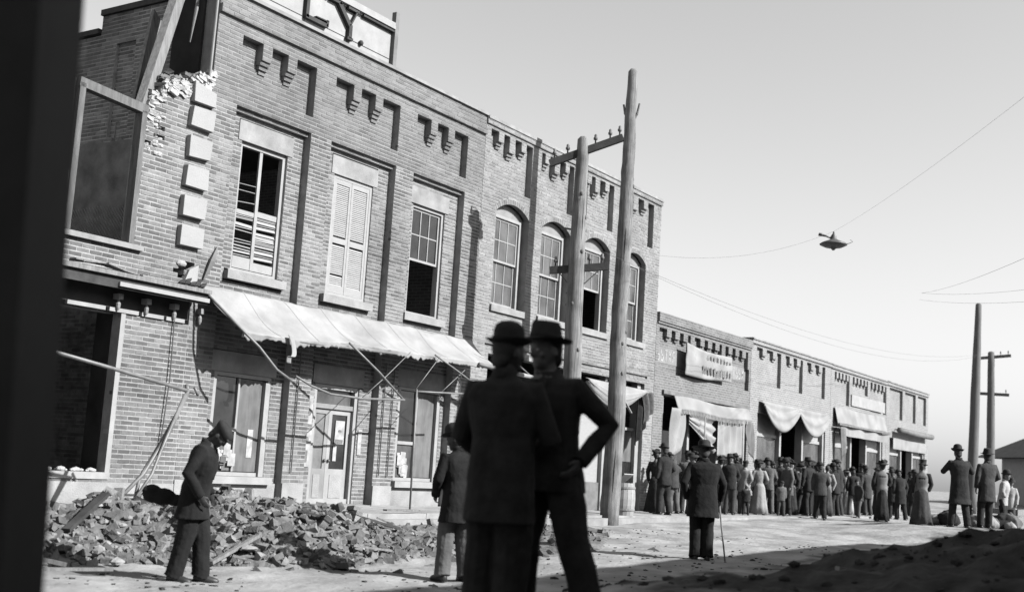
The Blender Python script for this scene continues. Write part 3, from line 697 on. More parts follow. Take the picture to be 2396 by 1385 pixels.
# timbers leaning in the gap
tb = MB(); tb.beam((11.14, 14.12, 6.1), (12.10, 14.62, 8.62), .20, .13, (.4, -1, .1)); tag(tb.build('leaning_timber', 'old_wood'), 'thick pale timber leaning in the broken corner above the gutted store', 'timber')
tag(MB().beam((11.22, 14.35, 6.1), (11.85, 14.9, 7.9), .26, .05, (.4, -1, .1)).build('leaning_board', 'old_wood'), 'wide weathered board behind the leaning timber', 'board')
tag(MB().tube([(12.24, 13.98, 6.85), (12.27, 14.0, 8.5)], .022, 7).build('downpipe', 'grey_paint'), 'pale downpipe against the black gap at the store corner', 'pipe')
tag(MB().tube([(12.18, 14.45, 7.5), (12.22, 14.42, 8.05), (12.24, 14.40, 8.6)], [.012, .03, .02], 6).build('hanging_lath', 'old_wood'), 'thin broken lath hanging in the dark gap', 'lath')
# collapsed awning pipes of the gutted store
pf = thing('awning_frame', 'collapsed awning pipes of the gutted store propped on the rubble', 'awning frame', (10.9, 12.2, .4))
def A4(p): return (p[0]-10.9, p[1]-12.2, p[2]-.4)
for p, r in (([(8.3, 12.2, 2.29), (9.6, 12.2, 2.12), (10.95, 12.2, 1.93)], .024), ([(10.85, 12.2, 1.96), (10.6, 12.2, 1.4), (10.25, 12.2, .85), (9.75, 12.15, .42)], .026), ([(10.87, 12.22, 1.92), (10.55, 12.25, 1.3), (10.2, 12.2, .8), (10.05, 12.1, .38)], .024), ([(10.80, 12.2, 1.9), (10.45, 12.15, 1.15), (10.3, 12.1, .85), (9.9, 12.05, .36)], .02), ([(10.95, 12.2, 2.0), (11.02, 12.2, 1.9)], .02), ([(10.83, 12.2, 1.95), (10.86, 12.25, 2.02)], .03)):
    MB().tube([A4(q) for q in p], r, 8).build('pipe', 'pipe', pf, smooth=True)
tag(MB().tube([(12.02, FY-.03, 3.1), (12.03, FY-.05, 2.2), (11.98, FY-.04, 1.2)], .010, 6).build('hanging_cable', 'iron'), 'dark cable hanging down the pier of the gutted store', 'cable')
tag(MB().tube([(12.5, FY-.04, 3.75), (12.62, FY-.05, 4.05), (12.72, FY-.03, 4.3)], [.015, .05, .012], 6).build('torn_cloth', 'dull_paint'), 'torn dark rag hanging beside the last quoin', 'rag')

# ================================================================== building 2: four arched windows
b2 = thing('arched_window_store', 'pale two storey brick store with four arched upper windows', 'building', (0, 0, 0))
AW = [(20.32, 21.60), (22.15, 23.42), (24.05, 25.33), (26.08, 27.26)]
PN = [(19.95, 21.59), (21.98, 23.42), (23.85, 25.38), (25.95, 27.58)]
CB = [[(20.24, .20, 1), (20.66, .22, 2), (21.13, .20, 1)], [(22.13, .20, 1), (22.55, .22, 2), (23.02, .18, 1)], [(24.05, .2, 1), (24.44, .22, 2), (24.93, .2, 1)], [(26.42, .26, 2), (27.0, .24, 1)]]
z2 = []
for (a, b), cbs in zip(PN, CB):
    z2.append((a, b, 7.03, 8.20, .14))
    for (xx, ww, k) in cbs:
        zb = 7.96 if k == 1 else 7.82
        z2 += [(xx, xx+ww, zb, 8.25, 0.0), (xx, xx+ww, zb-.07, zb, .06), (xx+.04, xx+ww, zb-.14, zb-.07, .1)]
for (a, b) in AW: z2 += [(a, b, 4.52, 6.53, None)]+arch(a-.10, b+.10, 6.53, .33, None)+[(a-.04, b+.06, 4.38, 4.52, None)]
z2 += [(19.76, 28.02, 8.27, 8.36, -.04), (20.35, 27.50, .3, 3.50, None), (20.2, 27.62, 3.62, 3.69, .05)]
brick_wall(b2, 19.76, 28.02, .30, 8.38, z2, front, bm='brick_pale', mm='mortar_pale', single=300, score=lambda b: -(b[0]-19.76)-(4 if b[2] < 4 else 0))
box('coping', 'stone', b2, 19.77, 28.04, FY-.06, FY+.36, 8.362, 8.43)
shell(b2, 19.77, 28.0, 8.3)
for i, (a, b) in enumerate(AW):
    sill(b2, a-.038, b+.058, 4.382, 4.518, 'stone', 0.0, .05)
    c = (a+b)/2; hw = (b-a)/2; R0 = (hw*hw+.22*.22)/(2*.22); zc0 = 6.53+.22-R0; th = math.asin(hw/R0); NV = 17
    def av(t, r): return (c+r*math.sin(t), zc0+r*math.cos(t))
    for k in range(NV):                                         # ring of brick voussoirs
        t0, t1 = -th+2*th*(k+.06)/NV, -th+2*th*(k+.94)/NV; q4 = [av(t0, R0), av(t1, R0), av(t1, R0+.105), av(t0, R0+.105)]
        MB().loft([[(x_, FY-.004, z_) for x_, z_ in q4], [(x_, FY+.10, z_) for x_, z_ in q4]]).build('voussoir', 'brick_pale', b2)
    tt = [-th*1.06+2*th*1.06*k/20 for k in range(21)]; rg = [av(t, R0+.004) for t in tt]+[av(t, R0+.20) for t in reversed(tt)]
    MB().loft([[(x_, FY+.003, z_) for x_, z_ in rg], [(x_, FY+.12, z_) for x_, z_ in rg]]).build('arch_mortar', 'mortar_pale', b2)
    hd = MB(); ring = [(a+.005, 6.49)]+[av(-th+2*th*t/14, R0-.006) for t in range(15)]+[(b-.005, 6.49)]
    hd.loft([[(x_, FY+.16, z_) for x_, z_ in ring], [(x_, FY+.26, z_) for x_, z_ in ring]]); hd.build('arched_head', 'grey_paint', b2)
    wn = sash_window(b2, a+.004, b-.10, 4.524, 6.485, FY+.17, 3, 2, 'dusty_glass', 'open' if i == 2 else 'sash', label='arched sash window with its lower half open' if i == 2 else None)
    box('reveal_board', 'dull_paint', wn, b-.099, b-.004, FY+.17, FY+.25, 4.524, 6.485)
# shop front of building 2
for xx in (20.36, 22.6, 25.6): box('shop_pier', 'white_paint', b2, xx, xx+.12, FY+.1, FY+.28, .3, 3.498)
box('shop_pier', 'white_paint', b2, 27.30, 27.496, FY+.1, FY+.28, .3, 3.498); 
box('stall_riser', 'dull_paint', b2, 25.722, 27.298, FY+.15, FY+.25, .3, .95); box('stall_riser', 'dull_paint', b2, 22.722, 25.598, FY+.15, FY+.25, .3, .95); box('stall_riser', 'dull_paint', b2, 20.482, 22.598, FY+.15, FY+.25, .3, .95)
box('transom_rail', 'white_paint', b2, 25.722, 27.298, FY+.15, FY+.22, 2.28, 2.35)
box('blind', 'blind', b2, 25.722, 27.298, FY+.2, FY+.22, 1.5, 2.278); box('pane', 'glass', b2, 25.722, 27.298, FY+.19, FY+.196, .952, 1.49)
box('blind', 'shutter', b2, 22.73, 25.59, FY+.2, FY+.22, .952, 2.9)

# ================================================================== building 3: long low store with cloth banner
b3 = thing('low_sign_store', 'single storey dark brick store with painted sign band', 'building', (0, 0, 0))
def simple_front(b_, x0, x1, z1, zones, m, step=None):
    """front built up from blocks between the breaks of its recesses and openings"""
    xs = sorted({x0, x1}|{round(e, 3) for q in zones for e in q[:2] if x0 < e < x1}); zs = sorted({.2, z1}|{round(e, 3) for q in zones for e in q[2:4] if .2 < e < z1})
    M = MB()
    for a, b in zip(xs, xs[1:]):
        runs = []
        for c, d_ in zip(zs, zs[1:]):
            xm, zm = (a+b)/2, (c+d_)/2; d = 0.0
            for q in zones:
                if q[0] <= xm < q[1] and q[2] <= zm < q[3]: d = q[4]
            if runs and runs[-1][2] == d: runs[-1] = (runs[-1][0], d_, d)
            else: runs.append((c, d_, d))
        for c, d_, d in runs:
            if d is not None: M.box(a, b, FY+d, FY+.32, c, d_)
    return M.build('front_wall', m, b_)
z3 = [(28.2, 34.42, 3.89, 5.06, .12), (28.06, 34.52, 5.16, 5.22, -.04), (28.06, 34.52, 5.22, 5.46, -.07), (28.6, 34.40, .2, 3.30, None)]
for gx0 in (28.30, 30.45, 32.45):
    for k in range(3): 
        xx = gx0+.36+k*.52; z3 += [(xx, xx+.28, 4.86, 5.07, 0.0), (xx+.08, xx+.28, 4.78, 4.86, .06)]
    z3.append((gx0+1.86, gx0+2.12, 4.55, 5.07, .0))
simple_front(b3, 28.03, 34.54, 5.45, z3, 'far_dark_brick')
shell(b3, 28.03, 34.53, 5.40, y0=.33)
box('lintel', 'dull_paint', b3, 28.5, 34.45, FY-.07, FY-.002, 3.34, 3.44)
box('sign_band', 'faded_band', b3, 28.21, 34.41, FY+.108, FY+.118, 4.16, 4.58)
# what is left of the painted lettering: worn strokes
ls = MB(); rnd = random.Random(3)
for (xa, xb) in ((28.35, 29.5), (32.95, 34.2)):
    xx = xa
    while xx < xb:
        hh = .28; zz = 4.23; t = rnd.randrange(4)
        for (ax, az, bx, bz) in [((0, 0, 0, 1), (0, .5, .6, .5), (0, 1, .6, 1)), ((0, 0, .6, 0), (.6, 0, .6, .5), (0, .5, .6, .5), (0, .5, 0, 1)), ((.3, 0, .3, 1), (0, 1, .6, 1)), ((0, 0, .6, 1), (0, 1, .6, 0))][t]:
            ls.beam((xx+ax*.2, FY+.105, zz+az*hh), (xx+bx*.2+.001, FY+.105, zz+bz*hh+.001), .006, .035, (0, 0, 1)) if abs(ax-bx) > .01 else ls.beam((xx+ax*.2, FY+.105, zz+az*hh), (xx+bx*.2, FY+.105, zz+bz*hh), .035, .006, (0, 1, 0))
        xx += .2+.03
ls.build('worn_lettering', 'painted_letter', b3)
for xx in (28.62, 30.3, 32.3, 34.25): box('shop_pier', 'white_paint', b3, xx, xx+.13, FY+.06, FY+.3, .2, 3.298)
for a, b in ((28.752, 30.298), (32.432, 34.248)): box('stall_riser', 'dull_paint', b3, a, b, FY+.15, FY+.25, .2, .95); box('pane', 'dusty_glass', b3, a, b, FY+.19, FY+.2, .952, 2.4)
bn = thing('cloth_banner', 'white cloth banner with faded printing hung across the low dark brick store', 'banner', (29.6, FY-.1, 3.95))
def ban(u, v):
    x = 3.15*u; zt = .82-.06*math.sin(u*3.14)-.03*u; zb = -.0-.03*math.sin(u*5)+.02*u
    return (x, -.03-.06*math.sin(u*7+v*2)*.5+.03*N(u*5, v*3), zb+(zt-zb)*v+(.05*(1-u) if v > .5 else 0))
MB().grid(ban, 30, 12).build('cloth', 'sheet', bn, smooth=True, solid=.006)
bp_ = MB(); rnd = random.Random(5)
for row, (zz, hh, xa, xb) in enumerate(((.52, .16, 1.45, 2.95), (.12, .24, 1.05, 3.0))):
    xx = xa
    while xx < xb:
        for k in range(2):
            u = (xx+.07*k)/3.15; p = Vector(ban(u, .5)); yy = min(ban(u, v_)[1] for v_ in (0, .2, .4, .6, .8, 1))-.012
            bp_.box(xx+.07*k, xx+.07*k+.03, yy-.002, yy+.002, zz+rnd.uniform(0, .03), zz+hh-rnd.uniform(0, .06))
        bp_.box(xx+.031, xx+.069, yy-.002, yy+.002, zz+rnd.choice((0, .5, .85))*hh, zz+rnd.choice((.15, .6, .9))*hh+.02); xx += .21
bp_.build('faded_print', 'blind', bn)['kind'] = 'stuff'
def drape(root, x0, x1, ztop, y, fn, m='sheet', name='cloth', nu=44, nv=14):
    return MB().grid(lambda u, v: fn(x0+(x1-x0)*u, u, v), nu, nv).build(name, m, root, smooth=True, solid=.008)
d3 = thing('fringed_awning', 'white fringed awning cloth with gathered drapes over the low dark brick shop front', 'awning', (0, 0, 0))
MB().grid(lambda u, v: (29.1+5.2*u, FY-.08-.14*v-.02*N(u*8, v), 3.33-.36*v+.03*math.sin(u*8)-.02*u), 50, 8).build('cloth', 'sheet', d3, smooth=True, solid=.008)
fm_ = MB()
for k in range(51): x = 29.12+.1*k; u = (x-29.1)/5.2; fm_.box(x, x+.06, FY-.235, FY-.225, 2.86+.03*math.sin(u*8)-.02*u, 2.975+.03*math.sin(u*8)-.02*u)
fm_.build('fringe', 'sheet', d3)
def gath(x, u, v):
    z = 2.95-v*(.35+.75*u)-.02*math.sin(v*30); return (x+.1*v, FY-.14+.05*math.sin(v*24+u*3)*(.4+u), z)
drape(d3, 29.9, 31.6, 2.9, 0, gath, 'sheet', 'gathered_drape')
drape(d3, 31.95, 33.7, 2.9, 0, lambda x, u, v: (x, FY-.12+.03*math.sin(u*24), 2.95-1.1*v), 'sheet', 'hanging_sheet')
drape(d3, 28.75, 29.6, 2.9, 0, lambda x, u, v: (x-.12*v, FY-.2+.04*math.sin(u*9+v*4), 3.0-1.5*v*(1-.35*u)), 'sheet', 'hanging_sheet')
drape(d3, 33.75, 34.3, 2.9, 0, lambda x, u, v: (x+.1*v, FY-.25+.04*math.sin(u*9+v*4), 2.95-1.2*v*(.6+.4*u)), 'blind', 'hanging_sheet')
MB().tube([(30.7, FY-.28, 2.9), (30.45, FY-.4, 1.5)], .018, 6).build('prop_pole', 'white_paint', d3)
d2 = thing('draped_bunting', 'striped bunting cloth swagged over the shop front under the arched windows', 'bunting', (0, 0, 0))
drape(d2, 24.2, 27.3, 3.4, 0, lambda x, u, v: (x, FY-.12-.12*math.sin(v*3.1)-.02*math.sin(v*34), 3.36-v*(.1+.52*math.sin(min(1, u*1.05)*3.1))-.04*u), 'sheet', 'swag')
drape(d2, 26.95, 27.75, 3.4, 0, lambda x, u, v: (x+.25*math.sin(v*2.2)*(1-u), FY-.18+.05*math.sin(u*15), 3.28-v*(.85-.45*u)), 'grey_cloth', 'tail')
drape(d2, 27.0, 27.45, 3.4, 0, lambda x, u, v: (x-.05*v, FY-.1+.05*math.sin(u*12), 3.2-1.3*v*(.6+.4*(1-u))), 'dark_cloth', 'tail')
MB().beam((25.8, FY-.3, 3.0), (26.35, FY-.25, 2.68), .05, .02).build('batten', 'white_paint', d2)

# ================================================================== buildings 4 to 6
def low_front(nm, lab, x0, x1, ztop, piers, dent, bot=4.18, op=None, m='far_brick'):
    b_ = thing(nm, lab, 'building', (0, 0, 0)); zo = []
    for (a, b, zb) in piers: zo.append((a, b, zb, ztop-.2, .11))
    for (a, b, zb), (n_, ww) in zip(piers, dent):
        for k in range(n_):
            xx = a+(b-a)*(k+.55)/(n_+.35); zo += [(xx, xx+ww, ztop-.42, ztop-.19, 0.0), (xx+ww*.25, xx+ww, ztop-.5, ztop-.42, .06)]
    zo += [(x0-.1, x1+.1, ztop-.12, ztop-.02, -.05)]+[(a, b, .2, 3.3, None) for a, b in op]
    simple_front(b_, x0, x1, ztop, zo, m); shell(b_, x0, x1, ztop-.02, y0=.33)
    box('coping', 'stone', b_, x0+.002, x1-.002, FY-.07, FY+.35, ztop+.001, ztop+.05)
    return b_
b4 = low_front('low_brick_store', 'pale single storey brick store next to the banner store with swagged cloth', 34.56, 42.08, 5.52, [(35.0, 37.1, 4.2), (37.5, 39.15, 4.2), (39.55, 41.45, 4.2)], [(2, .34)]*3, op=[(35.2, 41.6)])
b5 = low_front('low_brick_store', 'pale single storey brick store with a long white sign board', 42.10, 49.05, 5.50, [(42.5, 44.22, 4.15), (44.6, 46.5, 4.7), (46.85, 49.0, 4.15)], [(4, .2)]*3, op=[(42.7, 48.6)])
b6 = low_front('low_brick_store', 'end brick store of the row with a rolled dark awning', 49.07, 55.62, 5.52, [(49.5, 51.42, 4.08), (51.8, 53.5, 4.08), (53.85, 55.25, 4.08)], [(0, .2)]*3, op=[(49.6, 55.1)])
for b_, a, b in ((b4, 35.2, 41.6), (b5, 42.7, 48.6), (b6, 49.6, 55.1)):
    for k in range(4): xx = a+.002+(b-a-.15)*k/3; box('shop_pier', 'white_paint', b_, xx, xx+.146, FY+.05, FY+.3, .2, 3.298)
    for k in (0, 2):
        xa = a+.15+(b-a-.15)*k/3; xb = a+(b-a-.15)*(k+1)/3
        box('stall_riser', 'dull_paint', b_, xa, xb, FY+.15, FY+.25, .2, .95); box('pane', 'dusty_glass', b_, xa, xb, FY+.19, FY+.2, .952, 2.6); box('transom_rail', 'white_paint', b_, xa, xb, FY+.15, FY+.25, 2.602, 2.7)
        box('blind', 'shutter', b_, xa, xb, FY+.2, FY+.22, 2.702, 3.298)
box('sign_board', 'white_paint', b5, 44.4, 48.7, FY-.05, FY-.002, 4.2, 4.62)
d4 = thing('swagged_awning', 'white cloth swagged in two loops over a far shop front', 'awning', (0, 0, 0))
drape(d4, 35.3, 41.5, 3.6, 0, lambda x, u, v: (x, FY-.06-.16*math.sin(v*1.5)-.03*math.sin(v*16), 3.70-v*(.22+.70*abs(math.sin(u*2*math.pi))**.8)), 'sheet', 'swag', 60, 12)
d5 = thing('white_awning', 'flat white awning under the long white sign board', 'awning', (0, 0, 0))
MB().grid(lambda u, v: (42.4+6.2*u, FY-.06-.12*v, 4.02-.58*v+.02*math.sin(u*9)), 20, 5).build('cloth', 'sheet', d5, solid=.02); MB().box(42.3, 48.7, FY-.30, FY-.2, 3.36, 3.43).build('front_bar', 'dull_paint', d5); MB().grid(lambda u, v: (42.5+6.0*u, FY-.2-.04*math.sin(u*20), 3.34-.32*v), 30, 4).build('valance', 'sheet', d5, solid=.01)
drape(d5, 42.4, 43.0, 3.3, 0, lambda x, u, v: (x+.2*v, FY-.3+.05*math.sin(u*9), 3.3-1.2*v*(1-.5*u)), 'dull_paint', 'hanging_end')
d6 = thing('rolled_awning', 'dark rolled awning on the end store of the row', 'awning', (0, 0, 0))
MB().tube([(50.0, FY-.28, 3.62), (52.5, FY-.28, 3.58), (55.2, FY-.28, 3.6)], .12, 10).build('roll', 'dull_paint', d6, smooth=True)
for xx in (50.3, 52.5, 54.9): MB().beam((xx, FY-.01, 3.66), (xx, FY-.2, 3.62), .04, .04).build('bracket', 'iron', d6)
MB().grid(lambda u, v: (50.0+5.2*u, FY-.03, 3.3-.45*v), 6, 3).build('valance', 'sheet', d6, solid=.01)

# ================================================================== house and block end far off, and the block on the near side that shades this corner
hs = thing('far_house', 'white house with dark hipped roof beyond the end of the street', 'house', (78.5, 8.0, .1), None, rad(38))
MB().box(-4, 6, -12, 5, 0, 3.6).build('wall', 'white_paint', hs)
rf = MB(); rf.hexa([(-5.2, -13.2, 3.4), (7.2, -13.2, 3.4), (7.2, 6.2, 3.4), (-5.2, 6.2, 3.4), (.2, -8, 6.5), (1.8, -8, 6.5), (1.8, 1.2, 6.5), (.2, 1.2, 6.5)]); rfo = rf.build('roof', 'roof_dark', hs)
MB().box(-5.32, -5.1, -11, 3.4, 3.42, 3.8).build('sign_strip', 'white_paint', rfo)
for yy in (-6, -2.5, 2.5):
    wq = MB().box(-4.08, -4.0, yy-.5, yy+.5, 1.0, 2.5).build('window', 'grey_paint', hs); MB().box(-4.1, -4.082, yy-.42, yy+.42, 1.08, 2.42).build('pane', 'glass', wq)
MB().box(-4.08, -4.0, -.4, .5, .0, 2.2).build('door', 'dull_paint', hs)
nb = thing('near_block', 'plain brick block on the near side of the street whose shadow falls over the corner', 'building', (0, 0, 0))
NBH = 7.1
box('wall', 'far_dark_brick', nb, -6, 27, -12, -3.2, .0, NBH); box('cornice', 'stone', nb, -6.1, 27.1, -12.1, -3.05, NBH+.002, NBH+.2)
for k in range(6):
    xx = 3+4*k; wq = box('window', 'white_paint', nb, xx, xx+1.2, -3.198, -3.14, 3.0, 4.8); box('pane', 'glass', wq, xx+.1, xx+1.1, -3.138, -3.13, 3.1, 4.7)
    wq = box('shop_window', 'dull_paint', nb, xx-.6, xx+1.8, -3.198, -3.1, .8, 2.5); box('pane', 'glass', wq, xx-.5, xx+1.7, -3.098, -3.09, .9, 2.4)
# porch post right beside the camera
pp_ = thing('porch_post', 'black wooden porch post standing close by', 'post', (1.9, 2.7, .05))
pa, pb = Vector((1.925, 2.665, .86)), Vector((1.765, 2.55, 2.33)); ax = (pb-pa)/(pb.z-pa.z)
hl = Vector((-h_r.x, -h_r.y, 0))
c0 = pa+ax*(.08-.86)+hl*.16; c1 = pa+ax*(3.3-.86)+hl*.16; o_ = Vector((1.9, 2.7, .05))
MB().beam(c0-o_, c1-o_, .28, .28, (h_f.x, h_f.y, 0)).build('shaft', 'flat_black', pp_); MB().beam(c0-o_-ax*.06, c0-o_+ax*.16, .36, .36, (h_f.x, h_f.y, 0)).build('base', 'flat_black', pp_); MB().beam(c1-o_, c1-o_+ax*.15, .4, .4, (h_f.x, h_f.y, 0)).build('cap', 'flat_black', pp_)

# ================================================================== telegraph poles, wires, street lamp
def insulator(root, p, s=1.0, m='dull_paint'):
    MB().lathe([(.018*s, 0), (.018*s, .09*s), (.045*s, .10*s), (.05*s, .14*s), (.03*s, .17*s), (.035*s, .2*s), (.012*s, .23*s)], p[0], p[1], 9, lambda q, t: Vector((q.x, q.y, q.z+p[2]))).build('insulator', m, root, smooth=True)
def pole(lab, pts, radii, m='pole_wood', seg=16):
    o = Vector(pts[0]); r_ = thing('telegraph_pole', lab, 'pole', o)
    P = []; R = []
    for (a, ra), (b, rb) in zip(zip(pts, radii), zip(pts[1:], radii[1:])):
        for k in range(6): t = k/6; P.append(Vector(a).lerp(Vector(b), t)-o+Vector((.02*N(a[2]+t*3, 1), .02*N(a[2]+t*3, 5), 0))); R.append((ra+(rb-ra)*t)*(1+.05*N(a[2]*2+t*5, 9)))
    P.append(Vector(pts[-1])-o); R.append(radii[-1]); P.append(Vector(pts[-1])-o+Vector((0, 0, .06))); R.append(radii[-1]*.55)
    MB().tube(P, R, seg).build('shaft', m, r_, smooth=True)
    if m == 'pole_wood':
        rd = random.Random(int(pts[0][0]*10))
        for k in range(9):
            j = rd.randrange(3, len(P)-3); t = rd.uniform(3.2, 5.6); q = P[j]+Vector((math.cos(t)*R[j]*.92, math.sin(t)*R[j]*.92, rd.uniform(-.2, .2))); MB().ell(q, .035, .035, .05, None, 8, 6).build('knot', 'frame_wood', r_, smooth=True)
        for k in range(7):
            j = rd.randrange(2, len(P)-4); t = rd.uniform(3.0, 5.8)
            MB().tube([P[i]+Vector((math.cos(t+.03*i)*R[i]*1.0, math.sin(t+.03*i)*R[i]*1.0, 0)) for i in (j, j+1, j+2)], [.002, .008, .002], 5).build('crack', 'dark_wood', r_)
    return r_, o
pa_, oA = pole('telegraph pole carrying two cross arms before the arched windows', [(20.12, 11.80, -.05), (20.10, 11.82, 3.0), (20.08, 11.85, 5.3), (20.09, 11.85, 7.76)], [.19, .18, .16, .115])
def arm(root, o, a, b, w_, ins, m='dark_wood'):
    a, b = Vector(a)-o, Vector(b)-o; ar = MB().beam(a, b, w_, w_*1.15).build('cross_arm', m, root)
    for t in ins: q = a.lerp(b, t); insulator(ar, (q.x, q.y, q.z+w_*.55), .9)
arm(pa_, oA, (19.76, 12.40, 7.24), (20.48, 11.16, 7.84), .12, (.06, .24, .62, .82, .95))
arm(pa_, oA, (19.82, 12.30, 5.08), (20.40, 11.32, 5.22), .12, (.1, .35, .68, .9))
MB().beam(Vector((20.30, 11.42, 5.16))-oA, Vector((20.12, 11.72, 4.80))-oA, .03, .02).build('brace', 'iron', pa_); MB().beam(Vector((19.92, 12.15, 5.06))-oA, Vector((20.04, 11.95, 4.8))-oA, .03, .02).build('brace', 'iron', pa_)
MB().tube([Vector((20.05, 11.92, 5.92))-oA, Vector((19.93, 12.15, 5.95))-oA], .02, 6).build('step_iron', 'iron', pa_)
pb_, oB = pole('tall bare telegraph pole with a forked bracket near its top', [(22.18, 11.97, -.02), (22.20, 11.94, 2.5), (22.24, 11.99, 4.6), (22.16, 11.92, 6.7), (22.19, 11.94, 7.8), (22.20, 11.93, 9.85)], [.20, .188, .172, .15, .135, .105])
for q in ((22.10, 12.07, 9.10), (22.28, 11.78, 9.14)):
    MB().tube([Vector((22.19, 11.93, 8.72))-oB, Vector((22.19+(q[0]-22.19)*.75, 11.93+(q[1]-11.93)*.75, 8.9))-oB, Vector(q)-oB], [.03, .03, .022], 6).build('fork', 'pole_wood', pb_)
pc_, oC = pole('far leaning pole with a splintered top beyond the row', [(60.59, 13.2, .2), (60.61, 13.05, 6), (60.64, 12.93, 10.35)], [.25, .22, .14], 'far_pole', 10)
for k in range(3): MB().ell((.05, -.2-.05*k, 8.7+.4*k), .1, .1, .14, None, 8, 5).build('knot', 'far_pole', pc_)
pd_, oD = pole('far telegraph pole with two cross arms beyond the row', [(65.65, 13.38, .2), (65.65, 13.36, 5), (65.65, 13.36, 8.55)], [.23, .20, .16], 'far_pole', 10)
arm(pd_, oD, (65.5, 14.05, 8.23), (65.85, 12.42, 8.42), .13, (.1, .35, .7, .92), 'far_pole'); arm(pd_, oD, (65.5, 14.05, 6.41), (65.83, 12.5, 6.37), .13, (.1, .9), 'far_pole')
def wire(lab, a, b, sag, r=.008, n=24):
    r *= .26
    a, b = Vector(a), Vector(b)
    tag(MB().tube([a.lerp(b, k/n)-Vector((0, 0, 4*sag*(k/n)*(1-k/n))) for k in range(n+1)], r, 5).build('overhead_wire', 'iron'), lab, 'wire', 'overhead wires')
wire('overhead wire from the bare pole out to the pole line beyond the row', (22.3, 11.8, 5.6), (60.6, 13.0, 7.8), .9, .012)
wire('overhead wire from the near crossbar to the far crossbar', (20.36, 11.38, 5.5), (65.7, 13.1, 8.65), 1.0, .012)
wire('slanting wire passing above the two tall far poles', (36.4, 9.4, 7.1), (12.6, 1.6, 3.9), .12, .010)
wire('higher of two level wires crossing the sky at the far poles', (36.4, 9.4, 7.1), (21.0, 3.0, 4.72), .1, .010)
wire('lower of two level wires crossing the sky at the far poles', (36.4, 9.45, 6.9), (21.0, 3.0, 4.48), .1, .010)
LP = Vector((27.0, 9.0, 6.78))
wire('slack wire from the tall bare pole to the hanging street lamp', (22.3, 11.8, 5.9), LP+Vector((0, 0, .32)), .35, .009)
wire('steep wire from the hanging street lamp across the near sky', LP+Vector((0, 0, .32)), (12.0, 1.33, 5.7), .12, .006)
lm = thing('street_lamp', 'dark arc street lamp with broad shade hanging on wires', 'lamp', LP)
MB().lathe([(.02, -.13), (.05, -.10), (.07, -.06), (.20, -.055), (.315, 0), (.32, .015), (.27, .05), (.12, .11), (.07, .14), (.06, .22), (.03, .26), (.012, .32)], 0, 0, 24).build('shade', 'iron', lm, smooth=True)
MB().tube([(-.02, .02, .15), (-.10, .15, .2), (-.19, .29, .23)], [.028, .022, .04], 8).build('arm', 'iron', lm, smooth=True); MB().ell((-.17, .25, .225), .06, .06, .04, None, 10, 6).build('pulley', 'iron', lm, smooth=True)
MB().tube([(.14, -.22, .03), (.2, -.32, .06), (.24, -.38, .10), (.2, -.33, .15)], .008, 6).build('loop', 'iron', lm)

# barrel and box on the curb by the bare pole
br = thing('barrel', 'white slatted barrel standing by the foot of the bare pole', 'barrel', (23.27, 12.25, .31))
for k in range(18):
    t = 2*math.pi*k/18; dt = math.pi/18*.94; R_ = [(.235, 0), (.265, .22), (.272, .36), (.265, .5), (.24, .70)]
    MB().loft([[(r*math.cos(t-dt), r*math.sin(t-dt), z), (r*math.cos(t+dt), r*math.sin(t+dt), z), ((r-.03)*math.cos(t+dt), (r-.03)*math.sin(t+dt), z), ((r-.03)*math.cos(t-dt), (r-.03)*math.sin(t-dt), z)] for r, z in R_]).build('stave', 'white_paint', br)
for z, r in ((.12, .258), (.58, .262)): MB().lathe([(r, z), (r+.008, z), (r+.008, z+.04), (r, z+.04)], 0, 0, 24).build('hoop', 'grey_paint', br)
MB().lathe([(.2, .02), (.2, .05), (.02, .05)], 0, 0, 18).build('bottom', 'dark_wood', br)
tag(MB().box(-.22, .22, -.012, .012, -.16, .16).xf(lambda p: Matrix.Rotation(.9, 3, 'X') @ p+Vector((23.25, 12.24, 1.10))).build('board', 'shutter'), 'pale board lying slanted on top of the white barrel', 'board')

# ================================================================== rubble heap along the curb
TOP = [(6.5, .50), (8.5, .52), (10, .47), (11.2, .53), (12.0, .40), (12.7, .28), (13.4, .16), (14.2, .06), (15.2, .02), (17, .03), (19, .03), (20.5, 0)]
FRONT = [(6.5, 10.35), (8.9, 10.65), (9.5, 10.15), (10.1, 9.45), (10.8, 9.05), (12, 9.15), (13.2, 9.4), (14, 8.4), (15.8, 8.25), (18, 9.3), (20.5, 10.5)]
def pile(x, y):
    A = lerp_tab(TOP, x); f_ = lerp_tab(FRONT, x); t = (y-f_)/1.5
    t = max(0, min(1, t)); t = t*t*(3-2*t)*.75+t*.25
    bk = max(0, min(1, (12.5-y)/.7))
    return (A-(-.05))*t*bk
def rz_(x, y): return gz(x, y)*(1-0)+pile(x, y)*(1+.25*N(x*2.2, y*2.2, 5))
hp = MB(); nx_, ny_ = 150, 52
def hpf(u, v):
    x = 6.6+13.6*u; y = 8.0+4.6*v; k = pile(x, y)
    return (x, y, gz(x, y)+k*(1+.25*N(x*2.2, y*2.2, 5))+min(1, k*6)*(.05*N(x*6, y*6, 2)+.03*N(x*14, y*14, 8))-(.03 if k < .02 else 0))
hp.grid(hpf, nx_, ny_); tag(hp.build('rubble_heap', 'rubble'), 'long heap of fallen brick and plaster debris along the curb', kind='stuff')
from mathutils import Euler
def chunk_pts(lx, ly, lz, j):
    return [Vector((sx*lx*(1+random.uniform(-j, j)), sy*ly*(1+random.uniform(-j, j)), sz*lz*(1+random.uniform(-j, j)))) for sz in (-1, 1) for sx, sy in ((-1, -1), (1, -1), (1, 1), (-1, 1))]
BM = []
